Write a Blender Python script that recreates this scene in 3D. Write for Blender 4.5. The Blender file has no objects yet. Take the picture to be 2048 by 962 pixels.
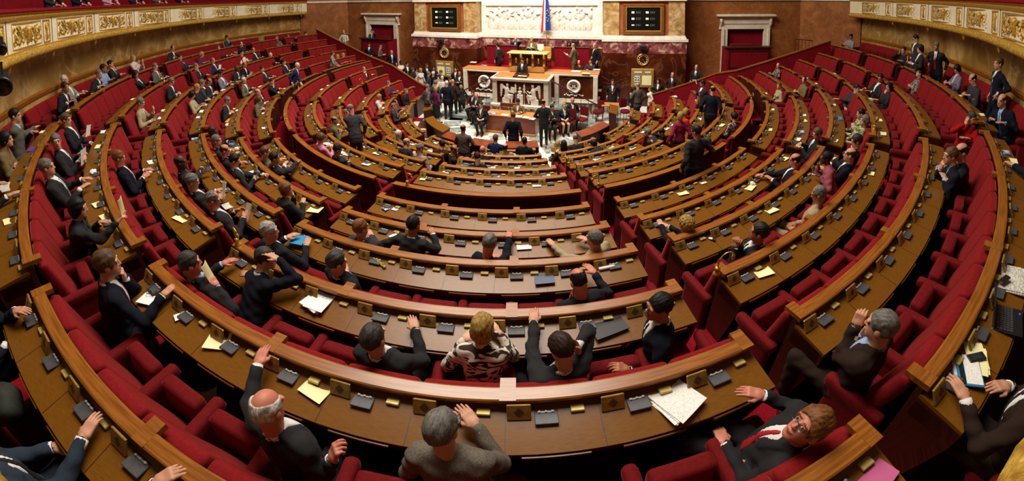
import bpy, math, random
import numpy as np
from mathutils import Vector, Matrix
random.seed(7)
SC=bpy.context.scene
COL=SC.collection
D2R=math.pi/180
# ------------------------------------------------------------------ camera
# room frame: x across the chamber, y from the benches to the rostrum wall, z up (0 = rail of the last desk row)
EYE=np.array([4.09,-13.39,2.1122])
MV=np.array([[0.9716,0.2366,-0.0087],[-0.2368,0.9711,-0.0305],[0.0012,0.0317,0.9995]])
FPX,CXP,CYP=682.4745,1077.6994,13.2327
def ray(x,y):
    a=(x-CXP)/FPX; b=-(y-CYP)/FPX; r=math.hypot(a,b); th=2*math.atan(r/2); s=math.sin(th)/max(r,1e-9)
    return np.array([a*s,math.cos(th),b*s])@MV
def at_z(x,y,z):
    d=ray(x,y); return EYE+(z-EYE[2])/d[2]*d
def at_y(x,y,Y):
    d=ray(x,y); return EYE+(Y-EYE[1])/d[1]*d
def at_r(x,y,R):
    d=ray(x,y); a=d[0]**2+d[1]**2; b=2*(EYE[0]*d[0]+EYE[1]*d[1]); c=EYE[0]**2+EYE[1]**2-R*R
    t=(-b+math.sqrt(max(0,b*b-4*a*c)))/(2*a); return EYE+t*d
def ang(p): return math.degrees(math.atan2(p[0],-p[1]))
def rad(p): return math.hypot(p[0],p[1])
def P(r,a,z): return np.array([r*math.sin(a*D2R),-r*math.cos(a*D2R),z])
cam=bpy.data.cameras.new('camera'); camo=bpy.data.objects.new('camera',cam); COL.objects.link(camo); SC.camera=camo
Rm=np.linalg.qr(MV.T)[0]; Rm=Rm*np.sign(np.diag(np.linalg.qr(MV.T)[1]))   # columns: right, forward, up
mm=Matrix(((Rm[0,0],Rm[0,2],-Rm[0,1],EYE[0]),(Rm[1,0],Rm[1,2],-Rm[1,1],EYE[1]),(Rm[2,0],Rm[2,2],-Rm[2,1],EYE[2]),(0,0,0,1)))
camo.matrix_world=mm
cam.type='PANO'; cam.panorama_type='FISHEYE_LENS_POLYNOMIAL'; cam.sensor_fit='HORIZONTAL'; cam.sensor_width=36.0; cam.fisheye_fov=math.radians(240)
mmpp=36.0/2048
rr=np.linspace(0,1450,400); th=2*np.arctan(rr/2/FPX); rmm=rr*mmpp
A=np.stack([rmm,rmm**2,rmm**3,rmm**4],1); k=np.linalg.lstsq(A,th,rcond=None)[0]
cam.fisheye_polynomial_k0=0
for i,n in enumerate(('k1','k2','k3','k4')): setattr(cam,'fisheye_polynomial_'+n,-float(k[i]))
cam.shift_x=-(CXP-1024)/2048; cam.shift_y=(CYP-481)/962
cam.clip_start=0.02
# ------------------------------------------------------------------ tiers
RAIL=dict(Z=13.642,A=12.673,B=11.779,C=10.883,D=10.065,E=9.253,F=8.763,G=7.895,H=7.064,I=6.225,J=5.448,K=4.62)
RZ=dict(Z=0.0,A=-0.269,B=-0.536,C=-0.775,D=-1.021,E=-1.216,F=-1.223,G=-1.4,H=-1.657,I=-1.896,J=-2.126,K=-2.347)
ROWS='ZABCDEGHIJK'
OUT=dict(Z='W',A='Z',B='A',C='B',D='C',E='D',F='E',G='F',H='G',I='H',J='I',K='J')
FLOOR={k:RZ[k]-0.85 for k in RZ}; FLOOR['F']=FLOOR['E']
PIT=-3.2
def wallR(a): return 14.78+0.75*max(0.0,abs(a)-48)/42
def balcR(a): return 14.16+0.7*max(0.0,abs(a)-52)/38
# ------------------------------------------------------------------ materials
MATS={}
def srgb(h):
    h=h.lstrip('#'); c=[int(h[i:i+2],16)/255 for i in (0,2,4)]
    return tuple((x/12.92 if x<=.04045 else ((x+.055)/1.055)**2.4) for x in c)+(1,)
def mat(name,c1,c2=None,rough=.6,scale=8,stretch=(1,1,1),detail=4,coord='Object',metal=0,sheen=0,bump=0,bscale=None,lo=.35,hi=.65,spec=.5,emit=None,estr=0,dist=0,c3=None,coat=0,vein=None):
    if name in MATS: return MATS[name]
    m=bpy.data.materials.new(name); m.use_nodes=True; nt=m.node_tree; b=nt.nodes['Principled BSDF']
    b.inputs['Roughness'].default_value=rough; b.inputs['Metallic'].default_value=metal
    b.inputs['Specular IOR Level'].default_value=spec
    b.inputs['Sheen Weight'].default_value=sheen; b.inputs['Sheen Roughness'].default_value=.35
    b.inputs['Coat Weight'].default_value=coat; b.inputs['Coat Roughness'].default_value=.15
    if sheen: b.inputs['Sheen Tint'].default_value=srgb('#f07066')
    if emit: b.inputs['Emission Color'].default_value=srgb(emit); b.inputs['Emission Strength'].default_value=estr
    if c2 is None and not bump:
        b.inputs['Base Color'].default_value=srgb(c1); MATS[name]=m; return m
    tc=nt.nodes.new('ShaderNodeTexCoord'); mp=nt.nodes.new('ShaderNodeMapping'); mp.inputs['Scale'].default_value=stretch
    nt.links.new(tc.outputs[coord],mp.inputs[0])
    n=nt.nodes.new('ShaderNodeTexNoise'); n.inputs['Scale'].default_value=scale; n.inputs['Detail'].default_value=detail; n.inputs['Distortion'].default_value=dist
    nt.links.new(mp.outputs[0],n.inputs['Vector'])
    if c2 is not None:
        r=nt.nodes.new('ShaderNodeValToRGB'); r.color_ramp.elements[0].position=lo; r.color_ramp.elements[1].position=hi
        r.color_ramp.elements[0].color=srgb(c1); r.color_ramp.elements[1].color=srgb(c2)
        if c3: e=r.color_ramp.elements.new((lo+hi)/2); e.color=srgb(c3)
        nt.links.new(n.outputs['Fac'],r.inputs[0]); col=r.outputs[0]
        if vein:
            n2=nt.nodes.new('ShaderNodeTexNoise'); n2.inputs['Scale'].default_value=vein[1]; n2.inputs['Detail'].default_value=5; n2.inputs['Distortion'].default_value=1.2
            nt.links.new(mp.outputs[0],n2.inputs['Vector'])
            r2=nt.nodes.new('ShaderNodeValToRGB'); el=r2.color_ramp.elements
            el[0].position=.47; el[0].color=(0,0,0,1); el[1].position=.53; el[1].color=(0,0,0,1); e=el.new(.5); e.color=(1,1,1,1)
            nt.links.new(n2.outputs['Fac'],r2.inputs[0])
            mx=nt.nodes.new('ShaderNodeMixRGB'); mx.inputs[2].default_value=srgb(vein[0])
            ml=nt.nodes.new('ShaderNodeMath'); ml.operation='MULTIPLY'; ml.inputs[1].default_value=vein[2]
            nt.links.new(r2.outputs[0],ml.inputs[0]); nt.links.new(ml.outputs[0],mx.inputs[0]); nt.links.new(col,mx.inputs[1]); col=mx.outputs[0]
        nt.links.new(col,b.inputs['Base Color'])
    else: b.inputs['Base Color'].default_value=srgb(c1)
    if bump:
        nb=n
        if bscale:
            nb=nt.nodes.new('ShaderNodeTexNoise'); nb.inputs['Scale'].default_value=bscale; nb.inputs['Detail'].default_value=3; nt.links.new(mp.outputs[0],nb.inputs['Vector'])
        bp=nt.nodes.new('ShaderNodeBump'); bp.inputs['Strength'].default_value=bump; bp.inputs['Distance'].default_value=.01
        nt.links.new(nb.outputs['Fac'],bp.inputs['Height']); nt.links.new(bp.outputs[0],b.inputs['Normal'])
    MATS[name]=m; return m
WOOD=mat('desk_oak','#68400f','#7c4f16',rough=.3,scale=14,stretch=(1.0,22,22),detail=5,coord='UV',spec=.35,c3='#744912')
RAILW=mat('rail_oak','#7a4413','#9c5f1f',rough=.3,scale=3,stretch=(1,18,18),detail=4,coord='UV',spec=.6)
DARKW=mat('panel_walnut','#2e1009','#4a1d10',rough=.42,scale=4,stretch=(1,9,1),detail=4,coord='UV')
VELVET=mat('red_velvet','#600409','#6c080d',rough=.85,scale=40,sheen=.3,bump=.15,spec=.2)
VELVETB=mat('red_velvet_back','#72070d','#7e0b12',rough=.85,scale=40,sheen=.75,bump=.15,spec=.2)
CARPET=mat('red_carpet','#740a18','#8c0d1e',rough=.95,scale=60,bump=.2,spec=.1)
SHADEC=mat('shaded_carpet','#1c0406','#2a060a',rough=.95,scale=60,spec=.1)  # same red carpet, with the shade between benches put into its colour
BRASS=mat('brass','#8a6a2c','#a8843c',rough=.38,metal=.25,scale=20)
GOLDP=mat('gold_box','#c2a95c','#d4bf78',rough=.4,metal=.3,scale=30)
BLACKP=mat('black_plastic','#17171a',rough=.45)
GREYP=mat('console_grey','#3c3b3c','#47464a',rough=.5,scale=40)
BTN=mat('button_white','#d8d8d2',rough=.4)
WHITEM=mat('white_marble','#ded3c6','#efe7dc',rough=.38,scale=3,detail=6,vein=('#bfb2a4',2.2,.35))
CREAM=mat('cream_stone','#cbbfa9','#dcd2be',rough=.55,scale=4)
BROWNM=mat('brown_marble','#7d4822','#9d6234',rough=.3,scale=1.6,detail=9,dist=.8,c3='#8b5229',vein=('#a97a52',1.4,.35),lo=.3,hi=.7)
OCHREM=mat('ochre_marble','#86602a','#caa262',rough=.35,scale=.9,detail=10,dist=1.2,c3='#98743a',vein=('#c9b48a',.8,.45),lo=.3,hi=.72)
PINKM=mat('pink_breccia','#4a1c20','#d9bda6',rough=.35,scale=3.2,detail=9,dist=.9,c3='#8a4a48',lo=.33,hi=.7)
REDM=mat('rose_marble','#8f4c2c','#a8643f',rough=.35,scale=2,detail=8,c3='#9a5634')
YELM=mat('yellow_breccia','#8a6a3c','#cbb489',rough=.35,scale=2.3,detail=10,dist=1.4,c3='#b3925c',vein=('#7d3a22',1.5,.5),lo=.3,hi=.7)
DKMARB=mat('dark_red_marble','#3a1409','#512110',rough=.22,scale=1.2,detail=8,dist=.6,vein=('#8a5a3a',.7,.4))
STRIPEM=mat('striped_marble','#4f3d2c','#c7b9a2',rough=.3,scale=1.5,stretch=(2.6,2.6,1),detail=8,dist=2.5,c3='#7d6850',lo=.38,hi=.66)
GREENM=mat('grey_green_marble','#6f7a74','#b7bdb5',rough=.22,scale=3,detail=8,dist=1,lo=.35,hi=.7)
SALMON=mat('salmon_marble','#c69a7c','#d9b397',rough=.25,scale=4)
MAROONM=mat('maroon_marble','#5d3832','#744a42',rough=.25,scale=4)
PITW=mat('pit_white_marble','#cfd0cc','#e4e2dc',rough=.22,scale=3)
GILT=mat('gilding','#b8862c','#e0b85a',rough=.35,metal=.55,scale=30,bump=.3)
GARL=mat('gilt_garland','#9f7626','#dcb450',rough=.45,metal=.3,scale=26,bump=.9,bscale=45)
REDCLOTH=mat('red_cloth','#6d0714','#7c0a19',rough=.9,scale=12,spec=.15)
TRIBW=mat('tribune_oak','#b06e34','#c88443',rough=.35,scale=3,stretch=(1,12,1),coord='Object')
MAHOG=mat('mahogany','#6e3018','#8a4222',rough=.28,scale=2.5,stretch=(1,1,5))
MAHOGD=mat('dark_mahogany','#35140a','#4a1f10',rough=.28,scale=2.5,stretch=(1,1,5))
IRON=mat('dark_iron','#1d1613',rough=.5,metal=.5)
PAPER=mat('white_paper','#eceae6',rough=.7)
YPAPER=mat('yellow_paper','#efe6a4','#f4ecb4',rough=.7,scale=6)
# ------------------------------------------------------------------ mesh helpers
def link(name,me,mats=(),parent=None,smooth=False,angle=None):
    for m in mats: me.materials.append(m)
    o=bpy.data.objects.new(name,me); COL.objects.link(o)
    if parent is not None: o.parent=parent
    if smooth: me.polygons.foreach_set('use_smooth',np.ones(len(me.polygons),dtype=bool))
    return o
def mesh(name,V,F,mats=(),parent=None,smooth=False,uv=None,mi=None):
    me=bpy.data.meshes.new(name)
    if isinstance(F,np.ndarray):
        nv=len(V); k=F.shape[1]; nf=len(F)
        me.vertices.add(nv); me.vertices.foreach_set('co',np.asarray(V,np.float32).ravel())
        me.loops.add(nf*k); me.loops.foreach_set('vertex_index',F.astype(np.int32).ravel())
        me.polygons.add(nf); me.polygons.foreach_set('loop_start',np.arange(0,nf*k,k,dtype=np.int32))
        me.update(calc_edges=True)
    else:
        me.from_pydata([tuple(v) for v in V],[],[tuple(f) for f in F])
    if uv is not None:
        u=me.uv_layers.new(name='UVMap'); vi=np.zeros(len(me.loops),np.int32); me.loops.foreach_get('vertex_index',vi)
        u.data.foreach_set('uv',np.asarray(uv,np.float32)[vi].ravel())
    o=link(name,me,mats,parent,smooth)
    if mi is not None: me.polygons.foreach_set('material_index',np.asarray(mi,np.int32))
    return o
class MB:
    def __init__(s): s.v=[]; s.f=[]; s.uv=[]; s.mi=[]; s.cm=0
    def add(s,V,F,uv=None):
        n=len(s.v); s.v+= [tuple(x) for x in V]; s.f+=[tuple(n+i for i in f) for f in F]; s.mi+=[s.cm]*len(F)
        s.uv+= [tuple(x) for x in uv] if uv is not None else [(x[0],x[1]+x[2]) for x in V]
        return s
    def box(s,c,d,M=None):
        V=[]
        for z in (-1,1):
            for x,y in ((-1,-1),(1,-1),(1,1),(-1,1)): V.append(np.array([x*d[0]/2,y*d[1]/2,z*d[2]/2]))
        if M is not None: V=[M@v for v in V]
        V=[v+np.asarray(c) for v in V]
        return s.add(V,[(3,2,1,0),(4,5,6,7),(0,1,5,4),(1,2,6,5),(2,3,7,6),(3,0,4,7)])
    def bbox(s,c,d,b=.01,M=None):   # box with chamfered edges
        x,y,z=[q/2 for q in d]; V=[]
        for sz,bb in ((-z,b),(-z+b,0),(z-b,0),(z,b)):
            xx,yy=x-bb,y-bb; k=b if not bb else 0
            ring=[(-xx+b,-yy),(xx-b,-yy),(xx,-yy+b),(xx,yy-b),(xx-b,yy),(-xx+b,yy),(-xx,yy-b),(-xx,-yy+b)]
            V+=[np.array([p,q,sz]) for p,q in ring]
        if M is not None: V=[M@v for v in V]
        V=[v+np.asarray(c) for v in V]; F=[tuple(range(7,-1,-1)),tuple(range(24,32))]
        for r in range(3):
            for i in range(8): F.append((r*8+i,r*8+(i+1)%8,r*8+8+(i+1)%8,r*8+8+i))
        return s.add(V,F)
    def tube(s,pts,r,n=8,cap=True):
        pts=[np.asarray(p,float) for p in pts]; rs=r if hasattr(r,'__len__') else [r]*len(pts); V=[];F=[]
        up=np.array([0,0,1.]); 
        for i,p in enumerate(pts):
            t=pts[min(i+1,len(pts)-1)]-pts[max(i-1,0)]; t/=max(np.linalg.norm(t),1e-9)
            a=np.cross(t,up if abs(t[2])<.95 else np.array([1.,0,0])); a/=np.linalg.norm(a); b=np.cross(t,a)
            for j in range(n): V.append(p+rs[i]*(math.cos(2*math.pi*j/n)*a+math.sin(2*math.pi*j/n)*b))
        for i in range(len(pts)-1):
            for j in range(n): F.append((i*n+j,i*n+(j+1)%n,(i+1)*n+(j+1)%n,(i+1)*n+j))
        if cap: F+= [tuple(range(n-1,-1,-1)),tuple((len(pts)-1)*n+j for j in range(n))]
        return s.add(V,F)
    def lathe(s,prof,n=20,c=(0,0,0),M=None):
        V=[];F=[]
        for r,z in prof:
            for j in range(n): V.append(np.array([r*math.cos(2*math.pi*j/n),r*math.sin(2*math.pi*j/n),z]))
        for i in range(len(prof)-1):
            for j in range(n): F.append((i*n+j,i*n+(j+1)%n,(i+1)*n+(j+1)%n,(i+1)*n+j))
        F+=[tuple(range(n-1,-1,-1)),tuple((len(prof)-1)*n+j for j in range(n))]
        if M is not None: V=[M@v for v in V]
        V=[v+np.asarray(c) for v in V]
        return s.add(V,F)
    def prism(s,poly,M,c,t):   # 2D polygon extruded by t along local z, placed by M,c
        n=len(poly); V=[np.array([x,y,0]) for x,y in poly]+[np.array([x,y,t]) for x,y in poly]
        V=[M@v+np.asarray(c) for v in V]
        return s.add(V,[tuple(range(n-1,-1,-1)),tuple(range(n,2*n))]+[(i,(i+1)%n,n+(i+1)%n,n+i) for i in range(n)])
    def arc(s,prof,a0,a1,step=1.2,rf=None,closed=True):   # (r,z) profile swept around the centre from a0 to a1 degrees
        n=max(2,int(math.ceil(abs(a1-a0)/step))+1); m=len(prof); V=[];uv=[];F=[]
        cum=[0]
        for i in range(1,m): cum.append(cum[-1]+math.dist(prof[i],prof[i-1]))
        for i in range(n):
            a=a0+(a1-a0)*i/(n-1); dr=rf(a) if rf else 0
            for j,(r,z) in enumerate(prof): V.append(P(r+dr,a,z)); uv.append(((r+dr)*a*D2R,cum[j]))
        for i in range(n-1):
            for j in range(m if closed else m-1): F.append((i*m+j,(i+1)*m+j,(i+1)*m+(j+1)%m,i*m+(j+1)%m))
        if closed: F+=[tuple(range(m)),tuple((n-1)*m+j for j in range(m-1,-1,-1))]
        return s.add(V,F,uv)
    def build(s,name,m,parent=None,smooth=False):
        ms=m if isinstance(m,(list,tuple)) else [m]
        return mesh(name,s.v,s.f,ms,parent,smooth,uv=s.uv,mi=s.mi if len(ms)>1 else None)
def rotz(a): c,s=math.cos(a),math.sin(a); return np.array([[c,-s,0],[s,c,0],[0,0,1.]])
def rotx(a): c,s=math.cos(a),math.sin(a); return np.array([[1,0,0],[0,c,-s],[0,s,c.real]])
def roty(a): c,s=math.cos(a),math.sin(a); return np.array([[c,0,s],[0,1,0],[-s,0,c]])
def empty(name,loc=(0,0,0),rz=0):
    o=bpy.data.objects.new(name,None); COL.objects.link(o); o.location=tuple(float(q) for q in loc); o.rotation_euler=(0,0,rz); o.empty_display_size=.1; return o
def tag(o,label,cat,group=None,kind=None):
    o['label']=label; o['category']=cat
    if group: o['group']=group
    if kind: o['kind']=kind
    return o
def struct(o,label=None):
    o['kind']='structure'
    if label: o['label']=label
    return o
def inst(src,parent,loc=(0,0,0),rot=(0,0,0),scale=(1,1,1),name=None):
    o=src.copy(); COL.objects.link(o)
    if name: o.name=name
    o.parent=parent; o.location=loc; o.rotation_euler=rot; o.scale=scale; return o
def norm(v): v=np.asarray(v,float); return v/max(np.linalg.norm(v),1e-9)
PROTO=[]
def proto(o): PROTO.append(o); return o
# ================================================================== room shell
def put(me,name,parent=None,loc=(0,0,0),rot=(0,0,0),scale=(1,1,1)):
    o=bpy.data.objects.new(name,me); COL.objects.link(o)
    if parent is not None: o.parent=parent
    o.location=tuple(float(q) for q in loc); o.rotation_euler=rot; o.scale=scale; return o
def data(mb,name,m,smooth=False):
    o=mb.build(name,m,None,smooth); me=o.data; bpy.data.objects.remove(o); return me
AISLES=[-75,-50,-25,0,25,50,75]
AW=0.235
fb=MB(); fb.cm=0
for i,k in enumerate(ROWS):
    ro=RAIL[OUT[k]] if OUT[k]!='W' else 16.4
    inner=ROWS[i+1] if i+1<len(ROWS) else None
    if k=='E': inner='F'
    low=FLOOR[inner] if inner else PIT
    if k=='E': fb.cm=0; fb.arc([(RAIL['F'],FLOOR['G']),(RAIL['F'],FLOOR['E']),(RAIL['E'],FLOOR['E'])],-96,96,2,closed=False); fb.cm=1; fb.arc([(RAIL['E'],FLOOR['E']),(RAIL['D'],FLOOR['E'])],-96,96,2,closed=False); low=FLOOR['E']
    if k=='D': low=FLOOR['E']
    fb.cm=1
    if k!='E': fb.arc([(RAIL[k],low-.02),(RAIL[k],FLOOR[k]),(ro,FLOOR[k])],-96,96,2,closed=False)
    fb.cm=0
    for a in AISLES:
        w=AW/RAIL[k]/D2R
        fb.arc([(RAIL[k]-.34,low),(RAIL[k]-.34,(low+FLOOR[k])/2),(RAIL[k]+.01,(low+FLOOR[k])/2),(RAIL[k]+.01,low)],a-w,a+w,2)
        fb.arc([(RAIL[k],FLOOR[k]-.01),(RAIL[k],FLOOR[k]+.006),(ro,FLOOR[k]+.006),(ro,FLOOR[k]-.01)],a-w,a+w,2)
struct(fb.build('floor',[CARPET,SHADEC]))
# marble floor of the well
pf=MB(); pf.arc([(0.01,PIT),(4.64,PIT)],-180,180,5,closed=False)
pf.box((0,3.2,PIT-.05),(34,6.0,.098))
fm=[PITW,MAROONM,GREENM,SALMON]
def flat(poly,z,mi):
    pf.cm=mi; n=len(pf.v); pf.v+=[(x,y,z) for x,y in poly]; pf.uv+=list(poly); pf.f.append(tuple(range(n,n+len(poly)))); pf.mi.append(mi)
def ring(r0,r1,a0,a1,z,mi,n=8):
    q=[P(r0,a0+(a1-a0)*i/n,0)[:2] for i in range(n+1)]+[P(r1,a1-(a1-a0)*i/n,0)[:2] for i in range(n+1)]
    flat([tuple(p) for p in q],z,mi)
for i in range(12):
    a=-90+i*15
    ring(3.55,4.35,a+1,a+14,PIT+.002,1)
    ring(2.55,3.3,a+1.5,a+13.5,PIT+.002,2)
for i in range(8):
    a=-90+i*22.5
    c=P(1.95,a+11,0)[:2]; u=norm(c); v=np.array([-u[1],u[0]])
    flat([tuple(c+u*.42),tuple(c+v*.36),tuple(c-u*.42),tuple(c-v*.36)],PIT+.002,2 if i%2 else 3)
for x in (-2.6,-1.3,0,1.3,2.6):
    flat([(x-.5,-.75),(x+.5,-.75),(x+.5,-.1),(x-.5,-.1)],PIT+.002,2 if abs(x)>2 else 3)
struct(pf.build('floor_well',fm))
# side ramps between the end barrier and the rostrum wall
for s,nm in ((-1,'floor_ramp_left'),(1,'floor_ramp_right')):
    b=MB(); xs=[5.5]+[5.5+.42*i for i in range(1,14)]
    for i in range(13):
        z=PIT+.1*i+.09; b.box((s*(xs[i]+.21),2.75,(z+PIT)/2-.03),(.42,3.0,z-PIT+.06))
    b.box((s*12.6,2.75,-2.6),(3.4,3.0,1.3+.1))
    struct(b.build(nm,CARPET))
# rostrum wall
wb=MB(); mats_w=[BROWNM,WHITEM,PINKM,DKMARB,YELM,REDM,CREAM]
def wbox(mi,x0,x1,y0,y1,z0,z1):
    wb.cm=mi; wb.box(((x0+x1)/2,(y0+y1)/2,(z0+z1)/2),(abs(x1-x0),abs(y1-y0),z1-z0))
TOP=3.4
for s in (-1,1):
    X=lambda a:s*a
    wbox(3,X(3.27),X(7.2),2.86,4.4,PIT,-.62)
    wbox(2,X(3.25),X(7.22),2.88,4.4,-.62,-.06)
    wb.cm=1
    wbox(1,X(3.2),X(7.28),2.83,4.4,-.06,.06); wbox(1,X(3.24),X(7.2),2.9,4.4,.06,.14); wbox(1,X(3.27),X(7.16),2.95,4.4,.14,.22)
    wbox(4,X(6.36),X(7.12),2.98,4.4,.22,TOP); wbox(4,X(3.27),X(4.02),2.98,4.4,.22,TOP)
    wbox(5,X(4.02),X(6.36),3.05,4.4,.22,TOP)
    wbox(1,X(3.2),X(7.2),2.9,4.4,1.86,2.06)
    # door wall with opening
    wbox(0,X(7.2),X(9.55),4.3,4.6,PIT,TOP); wbox(0,X(11.53),X(13.6),4.3,4.6,PIT,TOP); wbox(0,X(9.55),X(11.53),4.3,4.6,.42,TOP)
    wbox(6,X(7.2),X(13.6),4.22,4.6,1.86,1.98)
    # angled return to the gallery
    p0=np.array([s*13.6,4.3]); p1=np.array([s*15.45,1.75]); d=norm(p1-p0); nrm=np.array([-d[1],d[0]])*s
    for mi,z0,z1,t in ((0,PIT,TOP,.3),(6,1.86,1.98,.38)):
        wb.cm=mi; q=[p0-nrm*(t-.3),p1-nrm*(t-.3),p1+nrm*.3,p0+nrm*.3]
        wb.add([np.array([a,b,z]) for z in (z0,z1) for a,b in q],[(3,2,1,0),(4,5,6,7),(0,1,5,4),(1,2,6,5),(2,3,7,6),(3,0,4,7)])
    q=[p1-d*.05,p1+d*.45,p1+d*.45+nrm*.3,p1-d*.05+nrm*.3]
wbox(2,-3.27,3.27,3.42,4.4,-.5,-.04); wbox(3,-3.27,3.27,3.42,4.4,PIT,-.5)
wbox(1,-3.27,3.27,3.38,4.4,-.04,.12); wbox(1,-3.27,3.27,3.44,4.4,.12,.2)
wbox(1,-3.27,3.27,3.62,4.4,.2,TOP)
struct(wb.build('wall_front',mats_w))
# carved relief panel (plain stand-in: a row of draped standing figures)
rl=empty('relief_panel',(0,3.6,.9)); tag(rl,'long white marble relief of draped figures in the rostrum wall','relief')
fr=MB()
for x0,x1,z0,z1 in ((-3.22,3.22,1.62,1.86),(-3.22,3.22,.2,.34),(-3.22,-2.95,.34,1.62),(2.95,3.22,.34,1.62)):
    fr.bbox(((x0+x1)/2,-.03,(z0+z1)/2-.9),(x1-x0,.12,z1-z0),.02)
fr.build('frame',WHITEM,rl)
rng=random.Random(3)
nx,nz=300,70; xs=np.linspace(-2.95,2.95,nx); zs=np.linspace(.34,1.62,nz); XX,ZZ=np.meshgrid(xs,zs); HH=np.zeros_like(XX)
def blob(cx,cz,rx,rz,h,rot=0):
    dx=XX-cx; dz=ZZ-cz; c,s=math.cos(rot),math.sin(rot); u=(dx*c+dz*s)/rx; v=(-dx*s+dz*c)/rz
    q=np.clip(1-u*u-v*v,0,None)**.5*h; return q
x=-2.7
while x<2.75:
    h=rng.uniform(.95,1.12); lean=rng.uniform(-.16,.16); zt=.36+h
    HH=np.maximum(HH,blob(x+lean,zt+.02,.062,.08,.13)); HH=np.maximum(HH,blob(x+lean*.5,zt-.28,.12,.26,.1,lean))
    HH=np.maximum(HH,blob(x,.36+.3,.15,.42,.085,lean*.5)*(1+.25*np.sin((XX-x)*70+ZZ*8*lean*6)))
    a=rng.uniform(-.9,.9); HH=np.maximum(HH,blob(x+lean*.5+.16*math.copysign(1,a),zt-.2+.1*a,.2,.04,.1,a)); HH=np.maximum(HH,blob(x+.1,.36+.25,.05,.34,.07,rng.uniform(-.6,.6)))
    x+=rng.uniform(.2,.34)
HH+=.004*np.sin(XX*23)*np.sin(ZZ*31)
V=np.stack([XX,-HH,ZZ-.9],-1).reshape(-1,3); ii=np.arange(nx*nz).reshape(nz,nx)
Fq=np.stack([ii[:-1,:-1],ii[:-1,1:],ii[1:,1:],ii[1:,:-1]],-1).reshape(-1,4)
o=mesh('carving',V,Fq,[WHITEM],rl,True)
# curved marble wall behind the last benches
cw=MB(); cw.cm=0
cw.arc([(0,-1.0),(0,.1),(0,1.42),(.25,1.42),(.25,-1.0)],-97,97,1.5,rf=wallR)
struct(cw.build('wall_curved',OCHREM))
cw=MB(); cw.arc([(0,1.6),(0,3.4),(.25,3.4),(.25,1.6)],-97,97,2,rf=lambda a:wallR(a)+1.2)
struct(cw.build('wall_gallery',REDCLOTH))
cw=MB(); cw.arc([(-.04,.12),(-.06,.2),(-.02,.235),(.02,.235),(.02,.12)],-97,97,1.5,rf=wallR)
struct(cw.build('trim_1',RAILW))
# doors
for s,nm in ((-1,'door_1'),(1,'door_2')):
    d=empty(nm,(s*10.54,4.3,PIT)); struct(d)
    j=MB(); H=.42-PIT
    for q in (-1,1):
        j.box((q*1.13,-.05,H/2),(.3,.16,H)); j.box((q*1.22,-.1,H/2),(.1,.2,H))
    j.box((0,-.05,H+.14),(2.56,.16,.28)); 
    j.build('jamb',CREAM,d)
    l=MB(); l.box((0,-.07,H+.45),(2.7,.2,.36)); l.bbox((0,-.16,H+.68),(3.1,.44,.12),.03); l.bbox((0,-.13,H+.6),(2.95,.34,.06),.02); l.build('lintel',CREAM,d)
    for q in (-1,1):
        c=MB(); pts=[(q*1.32,-.1-.1*math.sin(t*5),H+.58-t*.6) for t in np.linspace(0,1,10)]; c.tube(pts,[.1,.1,.095,.09,.085,.08,.075,.075,.09,.1],8); c.build('console',CREAM,d,True)
    MB().box((0,.2,H/2),(2.0,.1,H)).build('door_leaf',REDCLOTH,d)
# ------------------------------------------------------------------ gallery balcony
bal=empty('gallery_balcony',(0,0,1.3)); tag(bal,'cream and gilt gallery balcony curving above the last benches','balcony')
def badd(prof,name,m,smooth=False,step=1.0):
    b=MB(); b.arc([(r,z-1.3) for r,z in prof],-97,97,step,rf=balcR); return b.build(name,m,bal,smooth)
CREAMB=mat('balcony_cream','#dccfae','#eadfc2',rough=.5,scale=5)
badd([(0,1.34),(0,1.9),(.12,1.9),(.12,1.34)],'fascia',CREAMB)
badd([(-.04,1.88),(-.06,1.93),(-.02,1.97),(-.05,2.0),(.1,2.0),(.1,1.88)],'gilt_cornice',GILT)
badd([(-.08,2.0),(-.1,2.03),(-.07,2.075),(.28,2.08),(.3,2.0)],'velvet_rail',REDCLOTH)
badd([(.05,1.36),(.05,1.4),(1.6,1.5),(1.6,1.46)],'soffit',CREAM,step=2)
badd([(-.03,1.30),(-.02,1.345),(.06,1.345),(.06,1.30)],'gilt_moulding',GILT)
gb=MB(); pr=[]; 
for i in range(10):
    t=i/10*2*math.pi; pr.append((-.03+.075*math.cos(t),1.235+.085*math.sin(t)-1.3))
gb.arc(pr,-97,97,.35,rf=lambda a:balcR(a)+.012*math.sin(a*41)+.006*math.sin(a*97)); gb.build('garland',GARL,bal,True)
def spiral(b,cx,cz,r0,turns,dirn,ph,th=.019):
    pts=[]
    for i in range(26):
        t=i/25; r=r0*(1-t*.86); a=ph+dirn*turns*2*math.pi*t; pts.append((cx+r*math.cos(a),-.012,cz+r*math.sin(a)))
    b.tube(pts,[th*(1-.4*i/25) for i in range(26)],5)
orn=MB()
for s in (-1,1):
    spiral(orn,s*.52,0,.16,1.9,s,math.pi/2); spiral(orn,s*.24,.02,.14,1.6,-s,-math.pi/2)
    spiral(orn,s*.40,.11,.07,1.3,s,math.pi); spiral(orn,s*.40,-.11,.07,1.3,-s,0); spiral(orn,s*.66,.1,.06,1.2,-s,0,.015); spiral(orn,s*.66,-.1,.06,1.2,s,0,.015)
orn.lathe([(.005,-.16),(.05,-.13),(.035,-.06),(.085,.02),(.07,.08),(.1,.13),(.03,.16),(.005,.17)],10,(0,-.01,0))
ORN=data(orn,'scroll_ornament',GARL,True)
pn=MB()
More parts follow.
